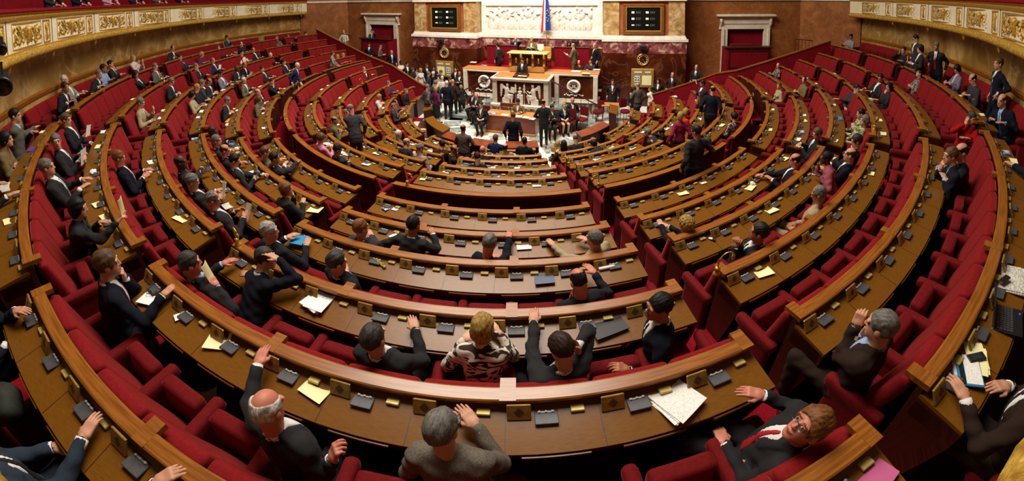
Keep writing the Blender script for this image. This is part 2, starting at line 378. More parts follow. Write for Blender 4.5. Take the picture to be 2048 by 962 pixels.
for x0,x1,z0,z1 in ((-.76,.76,.205,.235),(-.76,.76,-.235,-.205),(-.76,-.735,-.205,.205),(.735,.76,-.205,.205)): pn.bbox(((x0+x1)/2,0,(z0+z1)/2),(x1-x0,.03,z1-z0),.006)
PNL=data(pn,'panel',GILT)
sn=MB()
for x0,x1,z0,z1 in ((-.17,.17,.205,.235),(-.17,.17,-.235,-.205),(-.17,-.15,-.205,.205),(.15,.17,-.205,.205)): sn.bbox(((x0+x1)/2,0,(z0+z1)/2),(x1-x0,.025,z1-z0),.006)
SNL=data(sn,'small_panel',GILT)
so=MB(); spiral(so,0,.1,.08,1.2,1,0,.011); spiral(so,0,-.1,.08,1.2,-1,0,.011); so.lathe([(.004,-.17),(.03,-.1),(.02,0),(.04,.08),(.02,.15),(.004,.17)],8,(0,-.01,0))
SOR=data(so,'small_ornament',GARL,True)
fl_=MB().box((0,0,0),(.02,.02,.55)); SEAM=data(fl_,'joint',mat('joint_shadow','#7a6a48'))
for i in range(-10,11):
    a=i*9.5-5.4
    if abs(a)>96 or -10<a-17<30 and False: continue
    for (da,me,sub,nm) in ((.9,PNL,ORN,'panel'),(-3.15,SNL,SOR,'small_panel')):
        aa=a+da; r=balcR(aa)-.012
        p=put(me,nm,bal,P(r,aa,1.6-1.3),(0,0,aa*D2R+math.pi)); put(sub,'ornament',p)
    put(SEAM,'joint',bal,P(balcR(a-4.4)-.002,a-4.4,1.62-1.3),(0,0,(a-4.4)*D2R))
# hanging drops under the garland
dr=MB().lathe([(.005,-.16),(.03,-.12),(.05,-.05),(.09,.02),(.1,.08),(.03,.1)],9); DROP=data(dr,'garland_drop',GARL,True)
for i in range(-10,11):
    a=i*9.5-9.8
    if abs(a)<96: put(DROP,'garland_drop',bal,P(balcR(a)+.02,a,1.17-1.3))
# ------------------------------------------------------------------ end barriers
def barrier(name,pts,lab):
    t=empty(name,(pts[len(pts)//2][0],pts[len(pts)//2][1],PIT)); tag(t,lab,'barrier'); L=np.array(t.location)
    r=MB()
    for i in range(len(pts)-1):
        a=np.array(pts[i]);b=np.array(pts[i+1]); d=b-a; h=norm([d[0],d[1],0]); n=np.array([-h[1],h[0],0])*.055; u=np.array([0,0,.05])
        V=[q-L for q in (a-n,b-n,b+n,a+n,a-n+u,b-n+u,b+n+u,a+n+u)]
        r.add(V,[(3,2,1,0),(4,5,6,7),(0,1,5,4),(1,2,6,5),(2,3,7,6),(3,0,4,7)],[(0,0),(2,0),(2,.1),(0,.1)]*2)
    r.build('handrail',RAILW,t)
    w=MB()
    for i in range(len(pts)-1):
        a=np.array(pts[i]);b=np.array(pts[i+1]); d=b-a; h=norm([d[0],d[1],0]); n=np.array([-h[1],h[0],0])*.025
        za=max(PIT,a[2]-1.15); zb=max(PIT,b[2]-1.15)
        lo=[np.array([a[0],a[1],za]),np.array([b[0],b[1],zb])]
        V=[q-L for q in (lo[0]-n,lo[1]-n,lo[1]+n,lo[0]+n,a-n,b-n,b+n,a+n)]
        w.add(V,[(3,2,1,0),(4,5,6,7),(0,1,5,4),(1,2,6,5),(2,3,7,6),(3,0,4,7)])
    w.build('panel',REDCLOTH,t); return t
barrier('stair_barrier',[(-5.6,1.35,-2.42),(-7.6,1.4,-1.5),(-9.35,1.42,-1.06),(-13.6,1.5,.27)],'red panelled barrier with sloping wooden handrail beside the man in the white shirt')
barrier('stair_barrier',[(5.5,2.1,-2.42),(7.6,1.5,-1.52),(8.2,1.2,-1.2),(9.05,.98,-1.02),(13.2,.75,.22)],'red panelled barrier with sloping wooden handrail rising past the empty doorway booth')
# doorway booths
for s,lab in ((-1,'red booth in the doorway where a man in grey sits'),(1,'empty red booth in front of the doorway')):
    b=empty('doorway_booth',(s*10.4,3.3,PIT)); tag(b,lab,'booth'); f=MB(); h=-.42-PIT
    f.box((0,0,h/2),(2.2,.06,h)); f.box((-s*1.1,.4,h/2),(.06,.8,h)); f.box((s*1.1,.4,h/2),(.06,.8,h)); f.build('panel',REDCLOTH,b)
    MB().bbox((0,.12,h+.03),(2.4,.45,.08),.015).build('desk_top',DARKW,b)
    t=MB(); 
    for z in (h-.12,h-.95):
        t.box((0,-.045,z),(2.0,.03,.06))
    for x in (-1,1): t.box((x,-.045,h-.53),(.06,.03,.88))
    t.build('moulding',DARKW,b)
    MB().bbox((s*-.2,.55,h-.05),(1.2,.12,.4),.03).build('backrest',VELVET,b)
# iron railings near the barriers
for s,lab in ((-1,'short dark iron railing against the marble beside the man in white'),(1,'short dark iron railing on the marble above the empty benches')):
    c=at_y(686,75,1.9) if s<0 else at_y(1612,88,1.9)
    t=empty('iron_railing',(c[0],2.1,c[2]-.3)); tag(t,lab,'railing'); m=MB()
    m.tube([(-.45,0,.5),(.45,0,.42)],.018,6); m.build('top_bar',IRON,t)
    for i in range(6): MB().tube([(-.45+.18*i,0,-.9),(-.45+.18*i,0,.5-.016*i)],.01,5).build('baluster',IRON,t)
# ================================================================== rostrum furniture
def torus(b,R,r,n=24,m=8,c=(0,0,0),M=None):
    V=[];F=[]
    for i in range(n):
        for j in range(m):
            t=2*math.pi*i/n; p=2*math.pi*j/m; V.append(np.array([(R+r*math.cos(p))*math.cos(t),(R+r*math.cos(p))*math.sin(t),r*math.sin(p)]))
    for i in range(n):
        for j in range(m): F.append((i*m+j,((i+1)%n)*m+j,((i+1)%n)*m+(j+1)%m,i*m+(j+1)%m))
    if M is not None: V=[M@v for v in V]
    return b.add([v+np.asarray(c) for v in V],F)
FR=rotx(math.pi/2)   # local z -> -y (faces the benches)
# platform plinth
pl=MB(); pl.cm=0
pl.box((0,2.1,-2.85),(6.3,2.1,.7)); pl.cm=1; pl.box((0,2.1,-2.52),(6.42,2.2,.06))
pl.cm=0; pl.box((0,.35,-2.85),(2.3,1.4,.7))
struct(pl.build('floor_platform',[STRIPEM,WHITEM]))
st=MB()
for s in (-1,1):
    for i in range(5):
        z=PIT+.14*(i+1); st.box((s*(2.95-.36*i),.55,(z+PIT)/2),(.36,.9,z-PIT))
    st.box((s*2.9,-.15,PIT+.07),(1.6,.5,.14))
struct(st.build('stairs_marble',GREENM))
# secretaries' counter
ct=empty('secretaries_counter',(0,1.06,-2.5)); tag(ct,'long oak topped counter with dark marble front behind the speaker','counter')
MB().bbox((0,.33,1.24),(6.4,.72,.05),.012).build('counter_top',TRIBW,ct)
m=MB(); m.bbox((0,.3,1.175),(6.34,.68,.09),.02)
for x in (-3.05,-1.35,1.35,3.05): m.bbox((x,.05,.57),(.2,.2,1.14),.012)
m.box((0,.02,.04),(6.3,.12,.1)); m.build('marble_frame',CREAM,ct)
for x in (-2.2,2.2): MB().box((x,.1,.58),(1.52,.08,1.1)).build('front_panel',DKMARB,ct)
MB().box((0,.14,.58),(2.6,.06,1.1)).build('front_panel',DKMARB,ct)
for x in (-2.1,2.1):
    e=MB(); torus(e,.26,.055,28,8,(x,.02,.66),FR); e.lathe([(.22,0),(.22,.02),(.02,.02)],20,(x,.05,.66),FR); e.build('medallion',WHITEM,ct,True)
    g=MB(); g.box((x,.02,.68),(.02,.02,.24)); g.box((x,.02,.78),(.24,.02,.025))
    for q in (-.11,.11): g.lathe([(.05,0),(.05,.02),(.01,.02)],10,(x+q,.03,.69),FR); g.box((x,.02,.56),(.16,.02,.03))
    g.build('scales_emblem',DKMARB,ct)
    rb=MB(); rn=random.Random(4)
    for i in range(12): rb.lathe([(.004,-.03),(.035,-.01),(.035,.02),(.004,.03)],7,(x-.4+.073*i,.03,.27+.03*math.sin(i*1.7)),FR)
    rb.build('laurel',WHITEM,ct,True)
# orator's rostrum
ro=empty('speaker_rostrum',(0,-.1,-2.5)); tag(ro,'marble fronted rostrum with carved white winged figures and oak top','rostrum')
MB().bbox((0,.42,1.24),(2.3,.9,.045),.01).build('desk_top',TRIBW,ro)
m=MB(); m.bbox((0,.42,1.18),(2.56,1.06,.1),.03); m.bbox((0,.4,1.11),(2.44,.98,.05),.015)
for x in (-1.12,1.12): m.bbox((x,.08,.55),(.2,.2,1.08),.012)
m.bbox((0,.3,.03),(2.6,.86,.1),.02); m.box((0,.45,.55),(2.36,.7,1.04)); m.build('marble_frame',CREAM,ro)
MB().box((0,.07,.57),(2.04,.06,1.0)).build('front_panel',DKMARB,ro)
MB().bbox((0,.3,-.35),(2.3,.9,.7),.02).build('plinth',GREENM,ro)
# lectern board on the rostrum
lb=MB(); lb.bbox((0,0,.03),(.62,.36,.03),.006,rotx(.18)); lb.box((0,.16,.05),(.62,.03,.09)); lb.box((0,-.17,.01),(.62,.02,.05)); 
o=lb.build('lectern_board',MAHOGD); o.location=(0.02,.05,-1.235); tag(o,'small dark wooden reading board on the speaker rostrum','lectern')
# counter papers etc in later module ; president's desk
pd=empty('president_desk',(0,1.0,-1.25)); tag(pd,'raised mahogany presiding desk with gilt mounts','desk')
MB().box((0,.45,.1),(1.6,.9,.2)).build('step',TRIBW,pd)
MB().bbox((0,.35,.82),(1.86,.72,.06),.02).build('desk_top',GOLDP,pd)
b=MB(); b.box((0,.4,.5),(1.6,.55,.6)); b.bbox((0,.36,.76),(1.78,.68,.06),.015); b.bbox((0,.38,.2),(1.72,.62,.06),.015); b.build('body',MAHOGD,pd)
for x in (-.78,-.27,.27,.78):
    MB().bbox((x,.1,.5),(.12,.12,.56),.015).build('pilaster',MAHOG,pd)
    g=MB(); g.lathe([(.005,-.02),(.05,0),(.06,.05),(.05,.1),(.055,.14),(.03,.2),(.005,.21)],10,(x,.03,.6)); g.build('gilt_head',GILT,pd,True)
    MB().box((x,.03,.3),(.1,.02,.14)).build('gilt_mount',GILT,pd)
for x in (-.52,0,.52):
    g=MB(); g.lathe([(.004,-.14),(.05,-.08),(.02,-.02),(.06,.03),(.03,.09),(.004,.15)],8,(x,.11,.48)); g.build('gilt_ornament',GILT,pd,True)
# president's armchair
ch=empty('armchair',(.62,2.0,-1.25)); tag(ch,'tan leather armchair beside the presiding desk','chair')
TAN=mat('tan_leather','#b88a4a','#c79a58',rough=.5,scale=20)
MB().bbox((0,0,.45),(.5,.5,.1),.03).build('seat',TAN,ch); MB().bbox((0,.24,.74),(.5,.09,.52),.04).build('backrest',TAN,ch)
for x in (-.22,.22):
    for y in (-.2,.2): MB().tube([(x,y,0),(x,y,.42)],.02,6).build('leg',MAHOGD,ch)
# red partitions behind the presiding desk
for nm,x0,x1,lab in (('a',-2.55,-.95,'long red cloth partition behind the man walking with white collar'),('b',.95,2.62,'long red cloth partition carrying a black monitor')):
    t=empty('cloth_partition',((x0+x1)/2,2.65,-1.3)); tag(t,lab,'partition'); w=x1-x0
    MB().bbox((0,0,.47),(w,.1,.94),.01).build('cloth_panel',REDCLOTH,t); MB().bbox((0,0,.96),(w+.04,.16,.04),.01).build('top_ledge',DARKW,t); MB().box((0,0,-.05),(w,.12,.1)).build('kickboard',DARKW,t)
pb=MB(); pb.box((0,2.55,-1.35),(6.0,1.7,.1)); pb.box((0,2.55,-1.9),(5.9,1.6,1.1)); struct(pb.build('floor_dais',[CARPET]))
# monitor
mo=empty('monitor',(1.93,2.62,-.32)); tag(mo,'black monitor standing on the red partition','monitor')
MB().bbox((0,0,.17),(.3,.03,.24),.008).build('screen',BLACKP,mo); MB().tube([(0,0,0),(0,0,.08)],.02,8).build('stand',BLACKP,mo); MB().bbox((0,0,.008),(.16,.12,.016),.004).build('base',BLACKP,mo)
# stair handrails
for s,lab in ((-1,'sloping dark handrail on the stair by the crowd'),(1,'sloping dark handrail on the stair by the seated ushers')):
    t=empty('stair_handrail',(s*2.2,.1,PIT)); tag(t,lab,'handrail')
    MB().tube([(-s*.95,0,1.86),(s*.95,.0,.92)],.028,8).build('handrail',DARKW,t)
    for i in range(7):
        u=i/6; x=-s*.9+s*1.85*u; z=1.84-.92*u; MB().tube([(x,0,max(.0,z-.95)),(x,0,z)],.009,5).build('baluster',IRON,t)
t=empty('stair_handrail',(4.0,1.6,PIT)); tag(t,'sloping dark handrail against the wall behind the standing usher','handrail')
MB().tube([(-.75,0,1.75),(.55,-.0,1.05)],.026,8).build('handrail',DARKW,t)
for i in range(4): MB().tube([(-.7+.4*i,0,0),(-.7+.4*i,0,1.72-.215*i)],.009,5).build('baluster',IRON,t)
# clerk's table
tb=empty('clerk_table',(0,-1.48,PIT)); tag(tb,'broad mahogany clerk table in front of the rostrum','table')
MB().bbox((0,.3,.73),(2.06,.66,.045),.01).build('table_top',TRIBW,tb)
b=MB(); b.bbox((0,.02,.38),(2.0,.05,.66),.008); b.build('front_panel',MAHOG,tb)
for x in (-.98,.98): MB().box((x,.3,.37),(.05,.58,.7)).build('side_panel',MAHOG,tb)
MB().bbox((0,0,.05),(2.04,.09,.1),.01).build('skirting',TRIBW,tb)
# small wooden chairs behind it
for x,lab in ((-.62,'empty wooden chair behind the clerk table, nearer the seated ushers with crossed arms'),(-.25,'empty wooden chair beside the clerk in the tan jacket')):
    c=empty('wooden_chair',(x,-.45,PIT)); tag(c,lab,'chair')
    MB().bbox((0,0,.45),(.4,.4,.05),.01).build('seat',MAHOG,c); MB().bbox((0,.18,.72),(.4,.04,.3),.012).build('backrest',MAHOG,c)
    for a in (-.17,.17):
        for y in (-.17,.17): MB().tube([(a,y,0),(a,y,.45)],.018,6).build('leg',MAHOG,c)
# ushers' table and red chairs
ut=empty('usher_table',(3.72,.75,PIT)); tag(ut,'small gilt edged table in front of the standing usher','table')
MB().bbox((0,0,.72),(.72,.46,.06),.01).build('table_top',TRIBW,ut)
for a in (-.32,.32):
    for y in (-.2,.2): MB().tube([(a,y,0),(a,y,.7)],[.016,.024],6).build('leg',MAHOG,ut)
for x,y,rz,lab in ((3.2,.55,-.6,'red upholstered chair with round seat in front of the small table'),(4.35,.75,.5,'red upholstered chair beside the striped marble wall'),(3.25,1.75,0,'red upholstered chair against the counter end behind the small table'),(3.7,1.8,0,'red upholstered chair behind the standing usher')):
    c=empty('upholstered_chair',(x,y,PIT),rz); tag(c,lab,'chair')
    MB().lathe([(.02,.4),(.2,.4),(.22,.44),(.2,.49),(.02,.5)],16).build('seat',VELVET,c,True); MB().bbox((0,.2,.75),(.36,.07,.36),.03).build('backrest',VELVET,c)
    for a in (-.15,.15):
        for q in (-.15,.15): MB().tube([(a,q,0),(a*.9,q*.9,.42)],.014,6).build('leg',MAHOG,c)
for x,y,rz,lab in ((1.3,-1.0,0,'red cushioned chair behind the bald standing man at the table'),(-1.2,-1.15,0,'red cushioned chair of the usher beside the clerk table'),(-1.75,-.75,.4,'red cushioned chair of the usher leaning with folded arms'),(-2.1,-.3,.6,'red cushioned chair of the usher nearest the stair'),(1.75,-1.0,0,'red cushioned chair of the usher with spread elbows'),(2.2,-.75,-.3,'red cushioned chair of the blond woman usher'),(2.62,-.4,-.5,'red cushioned chair of the bald usher')):
    c=empty('upholstered_chair',(x,y,PIT),rz); tag(c,lab,'chair')
    MB().bbox((0,0,.43),(.42,.4,.08),.03).build('seat',VELVET,c); MB().bbox((0,.2,.72),(.4,.06,.36),.025).build('backrest',VELVET,c)
    for a in (-.17,.17):
        for q in (-.16,.16): MB().tube([(a,q,0),(a,q,.4)],.014,6).build('leg',MAHOG,c)
# standing lecterns in the well (front row desks without benches)
def front_desk(a0,a1,r,z,m,lab):
    am=(a0+a1)/2; t=empty('front_desk',P(r+.1,am,PIT),am*D2R); tag(t,lab,'desk')
    def loc(b,name,m,sm=False):
        M=rotz(-am*D2R); O=P(r+.1,am,PIT); b.v=[tuple(M@(np.array(v)-O)) for v in b.v]; return b.build(name,m,t,sm)
    loc(MB().arc([(r-.04,z+.03),(r-.04,z+.06),(r+.3,z-.01),(r+.3,z-.05)],a0,a1,2),'desk_top',m)
    loc(MB().arc([(r,z+.04),(r,PIT),(r+.04,PIT),(r+.04,z+.03)],a0,a1,2),'front_panel',DARKW)
    for a in (a0,a1):
        d=.35 if a==a0 else -.35
        loc(MB().arc([(r+.02,z+.02),(r+.02,PIT),(r+.26,PIT),(r+.28,z-.03)],a,a+d,.4),'side_panel',DARKW)
front_desk(-79,-60,3.75,-2.42,WOOD,'curved front desk beside the woman with the straw bag')
front_desk(-47,-24,3.75,-2.42,WOOD,'curved front desk with white plates at the edge of the marble floor')
front_desk(-21,-7.5,4.0,-2.42,MAHOG,'dark desk where the grey suited man stands with papers')
front_desk(-5.5,6,4.0,-2.42,MAHOG,'dark front desk with microphones behind two seated ministers')
front_desk(10,24,4.0,-2.42,MAHOG,'dark front desk holding the yellow pad and pink folder')
front_desk(45,66,3.85,-2.42,MAHOG,'empty dark curved lectern desk at the edge of the marble floor')
front_desk(82,97,3.75,-2.42,WOOD,'narrow curved front desk beside the man in grey with his back turned')
# clocks, calendars, result boards, cameras on the wall
for s,lab in ((-1,'round gilt wall clock above the crowd'),(1,'round gilt wall clock above the standing usher')):
    c=empty('wall_clock',(s*5.16,2.85,-.9)); tag(c,lab,'clock')
    r=MB(); torus(r,.26,.035,28,8,(0,-.02,0),FR); r.build('rim',GILT,c,True)
    MB().lathe([(.25,0),(.25,.02),(.01,.02)],24,(0,0,0),FR).build('dial',MAHOGD,c)
    for i in range(12): MB().lathe([(.03,0),(.03,.012),(.004,.012)],8,(.19*math.sin(i*math.pi/6),-.02,.19*math.cos(i*math.pi/6)),FR).build('hour_dot',BTN,c)
    h=MB(); h.box((.03,-.03,-.05),(.02,.01,.15),roty(-.7)); h.build('hour_hand',GILT,c); MB().box((.05,-.03,-.08),(.014,.01,.2),roty(-.55)).build('minute_hand',GILT,c)
TXT={}
def text(s,size,name,m,parent,loc,rot=(math.pi/2,0,0),ext=.002):
    cu=bpy.data.curves.new('t','FONT'); cu.body=s; cu.size=size; cu.extrude=ext; cu.align_x='CENTER'; cu.align_y='CENTER'
    o=bpy.data.objects.new('t',cu); COL.objects.link(o); bpy.context.view_layer.update()
    me=bpy.data.meshes.new_from_object(o.evaluated_get(bpy.context.evaluated_depsgraph_get())); bpy.data.objects.remove(o); me.name=name
    me.materials.clear(); me.materials.append(m)
    return put(me,name,parent,loc,rot)
CALP=mat('calendar_plate','#8d7440','#a0854c',rough=.5,scale=8)
for s,lab in ((-1,'gilt framed date board showing 22 behind the crowd'),(1,'gilt framed date board showing 22 beside the grey suited couple')):
    c=empty('date_board',(s*5.16,2.8,-1.78)); tag(c,lab,'date board')
    MB().bbox((0,0,0),(1.08,.08,.9),.02).build('frame',GILT,c); MB().box((0,-.045,0),(.94,.02,.78)).build('plate',CALP,c)
    xd=.26 if s<0 else -.26
    MB().box((xd,-.06,-.04),(.26,.02,.3)).build('date_card',BTN,c); text('22',.25,'date_number',BLACKP,c,(xd,-.073,-.04))
    MB().box((-xd*.75,-.06,-.1),(.44,.02,.46)).build('notice_sheet',YPAPER,c)
    for x,w in ((-.22,.36),(.24,.26)): MB().box((x,-.06,.29),(w,.015,.08)).build('title_strip',BTN,c)
    MB().box((xd,-.06,-.29),(.22,.015,.06)).build('title_strip',BTN,c)
SCR=mat('screen_black','#0a0f0c',rough=.25); LITG=mat('lit_digits','#cfe6c4',emit='#d8f0cc',estr=.75); LITD=mat('dim_digits','#2c3a33',emit='#5c7568',estr=.25)
for s,lab in ((-1,'dark voting result board beside the relief, above the crowd'),(1,'dark voting result board above the standing usher')):
    c=empty('result_board',(s*5.17,3.0,1.0)); tag(c,lab,'display board')
    f=MB()
    for x0,x1,z0,z1 in ((-.98,.98,.6,.72),(-.98,.98,-.74,-.56),(-.98,-.82,-.56,.6),(.82,.98,-.56,.6)): f.bbox(((x0+x1)/2,-.02,(z0+z1)/2),(x1-x0,.14,z1-z0),.025)
    f.build('frame',mat('frame_oak','#6a3d16','#83501f',rough=.35,scale=4,stretch=(1,1,8)),c)
    f=MB()
    for x0,x1,z0,z1 in ((-.83,.83,.56,.6),(-.83,.83,-.57,-.53),(-.83,-.79,-.53,.56),(.79,.83,-.53,.56)): f.box(((x0+x1)/2,-.05,(z0+z1)/2),(x1-x0,.05,z1-z0))
    f.build('gilt_slip',GILT,c); MB().box((0,0,.01),(1.62,.04,1.1)).build('screen',SCR,c)
    for zi,z in enumerate((.32,.02,-.28)):
        for x in (-.5,.17):
            MB().box((x,-.03,z),(.13,.01,.09 if zi<2 else .05)).build('lit_digit',LITG,c)
            for q in range(3): MB().box((x+.17+.08*q,-.03,z),(.05,.01,.1)).build('dim_digit',LITD,c)
for s,px,lab in ((-1,(881,84),'small black camera bracketed to the pink marble above the crowd'),(1,(1286,97),'small black camera bracketed to the pink marble above the usher')):
    q=at_y(*px,2.7); c=empty('wall_camera',(q[0],2.7,q[2])); tag(c,lab,'camera')
    MB().bbox((0,0,.06),(.34,.2,.16),.02).build('body',BLACKP,c); MB().lathe([(.06,0),(.07,.14),(.01,.14)],12,(-.05,-.1,.06),FR).build('lens',BLACKP,c); MB().box((0,.05,-.12),(.1,.16,.26)).build('bracket',BLACKP,c)
# flag
fg=empty('national_flag',(.42,3.25,-.2)); tag(fg,'blue, white and red flag hanging on its staff before the relief','flag')
MB().tube([(0,0,-.3),(0,0,2.6)],.018,8).build('staff',GILT,fg)
MB().lathe([(.01,.1),(.06,.14),(.05,.2),(.07,.26),(.01,.3)],10,(.08,0,0)).build('rosette',GILT,fg,True)
def flagcloth(cols,x0,x1,amp,bot0,bot1,name,y0,ph):
    b=MB(); n=10; mz=16; bands=len(cols)
    for bi in range(bands):
        V=[];F=[]
        for j in range(mz+1):
            for i in range(n+1):
                u=(bi+i/n)/bands; v=j/mz; zz=2.5-(2.5-(bot0+(bot1-bot0)*u))*v; w=.25+.75*v**.6
                V.append((x0*w+(x1-x0)*u*w,y0-amp*math.sin(u*9+ph)*w-.02,zz))
        for j in range(mz):
            for i in range(n): a=j*(n+1)+i; F.append((a,a+1,a+n+2,a+n+1))
        b.cm=bi; b.add(V,F)
    return b.build(name,[mat('flag_'+c[0],c[1],rough=.8) for c in cols],fg,True)
flagcloth([('red','#c8202c'),('white','#e8e4e0'),('blue','#20408c')],-.28,.06,.05,.42,.75,'tricolour_cloth',-.03,0)
fe=flagcloth([('eu','#1d3f96')],.0,.24,.05,.6,.62,'blue_cloth',-.1,1)
for i in range(9): MB().lathe([(.022,0),(.022,.006),(.003,.006)],5,(.1+.07*math.cos(i*.7)*(.8),-.17,1.35+.28*math.sin(i*.7)),FR).build('star',mat('star_yellow','#e8c832'),fg)
# stage lamps hung from the balcony at the left
for px,sz,a,lab in (((4,95),.085,-30,'small black spotlight hanging at the edge of the gallery'),((6,163),.15,-30,'large black spotlight hanging under the gallery')):
    q=at_r(px[0],px[1],13.7 if sz<.2 else 13.75); c=empty('spotlight',q); tag(c,lab,'spotlight'); d=norm(np.array([.75,-.1,-.3])); 
    zz=d; xx=norm(np.cross([0,0,1],zz)); yy=np.cross(zz,xx); M=np.stack([xx,yy,zz],1)
    MB().lathe([(sz*.5,-.5*sz*2),(sz*.62,-.2*sz),(sz*.62,.3*sz),(sz*.8,.4*sz),(sz*.85,.9*sz),(sz*.7,.9*sz),(sz*.6,.4*sz)],18,(0,0,0),M).build('housing',BLACKP,c,True)
    MB().tube([(0,0,sz*.6),(0,0,sz*1.6)],.02,6).build('bracket',BLACKP,c)
# ================================================================== desks and seats
SECT={}
for k in ROWS:
    b=[-96]+([-85] if k in 'ZABC' else [])+AISLES+([85] if k in 'ZABC' else [])+[96]
    if k in 'HIJ': b[0],b[-1]=-92,92
    if k=='K': b[0],b[-1]=-90,90
    SECT[k]=[]
    for i in range(len(b)-1):
        r=RAIL[k]; h0=AW/r/D2R if i>0 else 0; h1=AW/r/D2R if i+2<len(b) else 0
        SECT[k].append((b[i]+h0,b[i+1]-h1))
ROWNAME=dict(Z='last row under the gallery wall',A='second row from the gallery wall',B='third row from the gallery wall',C='fourth row from the gallery wall',D='fifth row from the gallery wall',E='first row above the cross aisle',G='first row below the cross aisle',H='second row below the cross aisle',I='third row below the cross aisle',J='fourth row below the cross aisle',K='lowest row by the marble floor')
def sectname(a0,a1):
    m=(a0+a1)/2
    s='left' if m<0 else 'right'; q=abs(m)
    if q<25: return f'inner {s} wedge'
    if q<50: return f'middle {s} wedge'
    if q<75: return f'outer {s} wedge'
    if q<85: return f'far {s} block'
    return f'end {s} block'
pl=MB(); TL=rotx(.55); pl.bbox((0,0,.045),(.145,.016,.105),.004,TL)
pl.cm=1; pl.prism([(0,.032),(.032,0),(0,-.032),(-.032,0)],TL@rotx(math.pi/2),np.array([0,0,.045])+TL@np.array([0,.0082,0]),-.0015)
PLATE=data(pl,'speaker_plate',[BRASS,mat('speaker_grille','#4a3517',rough=.6)])
cs=MB(); cs.bbox((0,0,.007),(.14,.1,.014),.003); CONS=data(cs,'voting_console',GREYP)
bt=MB().box((0,-.035,.0155),(.1,.01,.004))
for i in range(3): bt.bbox((-.04+.04*i,-.035,.02),(.016,.014,.012),.003)
BTNS=data(bt,'button_strip',BTN)
BOXB=data(MB().bbox((0,0,.01),(.085,.05,.02),.004),'paper_slot',GOLDP)
def face(a): return (0,0,a*D2R)          # local y+ points to the centre
DESK={}
for k in ROWS:
    r=RAIL[k]; z=RZ[k]
    inner=ROWS[ROWS.index(k)+1] if k!='K' else None
    zlow=FLOOR[inner] if inner else PIT
    if k=='E': zlow=FLOOR['F']
    for (a0,a1) in SECT[k]:
        am=(a0+a1)/2; O=P(r+.1,am,FLOOR[k]); M=rotz(-am*D2R)
        t=empty('desk_bench',O,am*D2R); DESK[(k,a0)]=t
        tag(t,f'curved wooden desk bench in the {ROWNAME[k]}, {sectname(a0,a1)}','desk','curved desk benches')
        def loc(b,name,m,sm=False):
            V=(np.array(b.v)-O)@M.T; b.v=[tuple(v) for v in V]; return b.build(name,m,t,sm)
        loc(MB().arc([(r-.055,z-.035),(r-.055,z-.006),(r-.045,z),(r+.035,z),(r+.045,z-.006),(r+.045,z-.035)],a0,a1),'rail',RAILW)
        b=MB().arc([(r-.02,z-.035),(r-.02,zlow),(r+.02,zlow),(r+.02,z-.035)],a0,a1); loc(b,'front_panel',DARKW)
        loc(MB().arc([(r+.02,z-.085),(r+.33,z-.125),(r+.33,z-.15),(r+.02,z-.115)],a0,a1),'desk_top',WOOD)
        loc(MB().arc([(r+.02,z-.15),(r+.02,z-.27),(r+.30,z-.27),(r+.30,z-.15)],a0,a1,2),'shelf_box',DARKW)
        e=.03/r/D2R
        for q,w in ((a0,e),(a1-e,e)):
            loc(MB().arc([(r+.02,z-.115),(r+.02,FLOOR[k]),(r+.2,FLOOR[k]),(r+.32,z-.3),(r+.335,z-.15)],q,q+w,.1),'end_panel',DARKW)
        L=(a1-a0)*D2R*r; n=max(1,int(round(L/.555)))
        for q in [a0,a1-.1/r/D2R]+([a0+(a1-a0)*u for u in (.33,.66)] if L>3 else []):
            loc(MB().arc([(r-.12,z-.04),(r-.12,z-.002),(r+.046,z+.003),(r+.046,z-.04)],q,q+.1/r/D2R,.3),'rail_block',RAILW)
        for i in range(n):
            a=a0+(a1-a0)*(i+.5)/n; da=.2/r/D2R
            p=M@(P(r+.095,a-da,z-.095)-O); put(PLATE,'speaker_plate',t,p,(0,0,(a-da-am)*D2R+math.pi))
            p=M@(P(r+.12,a-da*.2,z-.095)-O); c=put(CONS,'voting_console',t,p,(-.13,0,(a-am)*D2R)); 
            put(BTNS,'button_strip',c,(0,0,0),(0,0,math.pi))
            p=M@(P(r+.08,a+da*.75,z-.092)-O); put(BOXB,'paper_slot',t,p,(-.13,0,(a-am)*D2R))
            if i: q=a0+(a1-a0)*i/n; e2=.003/r/D2R; loc(MB().arc([(r+.03,z-.0865),(r+.327,z-.1235),(r+.327,z-.13),(r+.03,z-.1)],q-e2,q+e2,.1),'flap_joint',DARKW)
            w=.19/r/D2R; loc(MB().arc([(r+.336,z-.142),(r+.336,z-.168),(r+.345,z-.168),(r+.345,z-.142)],a-w,a+w,1.5),'drawer_lip',WOOD)

# free standing bench back along the cross aisle
for (a0,a1) in SECT['E']:
    r=RAIL['F']; z=RZ['F']; am=(a0+a1)/2; h=(a1-a0)/2; O=P(r,am,FLOOR['F']); M=rotz(-am*D2R)
    t=empty('bench_back',O,am*D2R); tag(t,f'dark panelled bench back with wooden rail along the cross aisle, {sectname(a0,a1)}','bench back','bench backs along the cross aisle')
    def loc(b,name,m):
        b.v=[tuple(v) for v in (np.array(b.v)-O)@M.T]; return b.build(name,m,t)
    loc(MB().arc([(r-.055,z-.04),(r-.055,z),(r+.055,z),(r+.055,z-.04)],a0,a1),'rail',RAILW)
    loc(MB().arc([(r-.02,z-.04),(r-.02,FLOOR['G']),(r+.02,FLOOR['F']),(r+.02,z-.04)],a0,a1),'panel',DARKW)
    loc(MB().arc([(r+.02,FLOOR['F']+.12),(r+.02,FLOOR['F']),(r+.035,FLOOR['F']),(r+.035,FLOOR['F']+.12)],a0,a1),'skirting',DARKW)
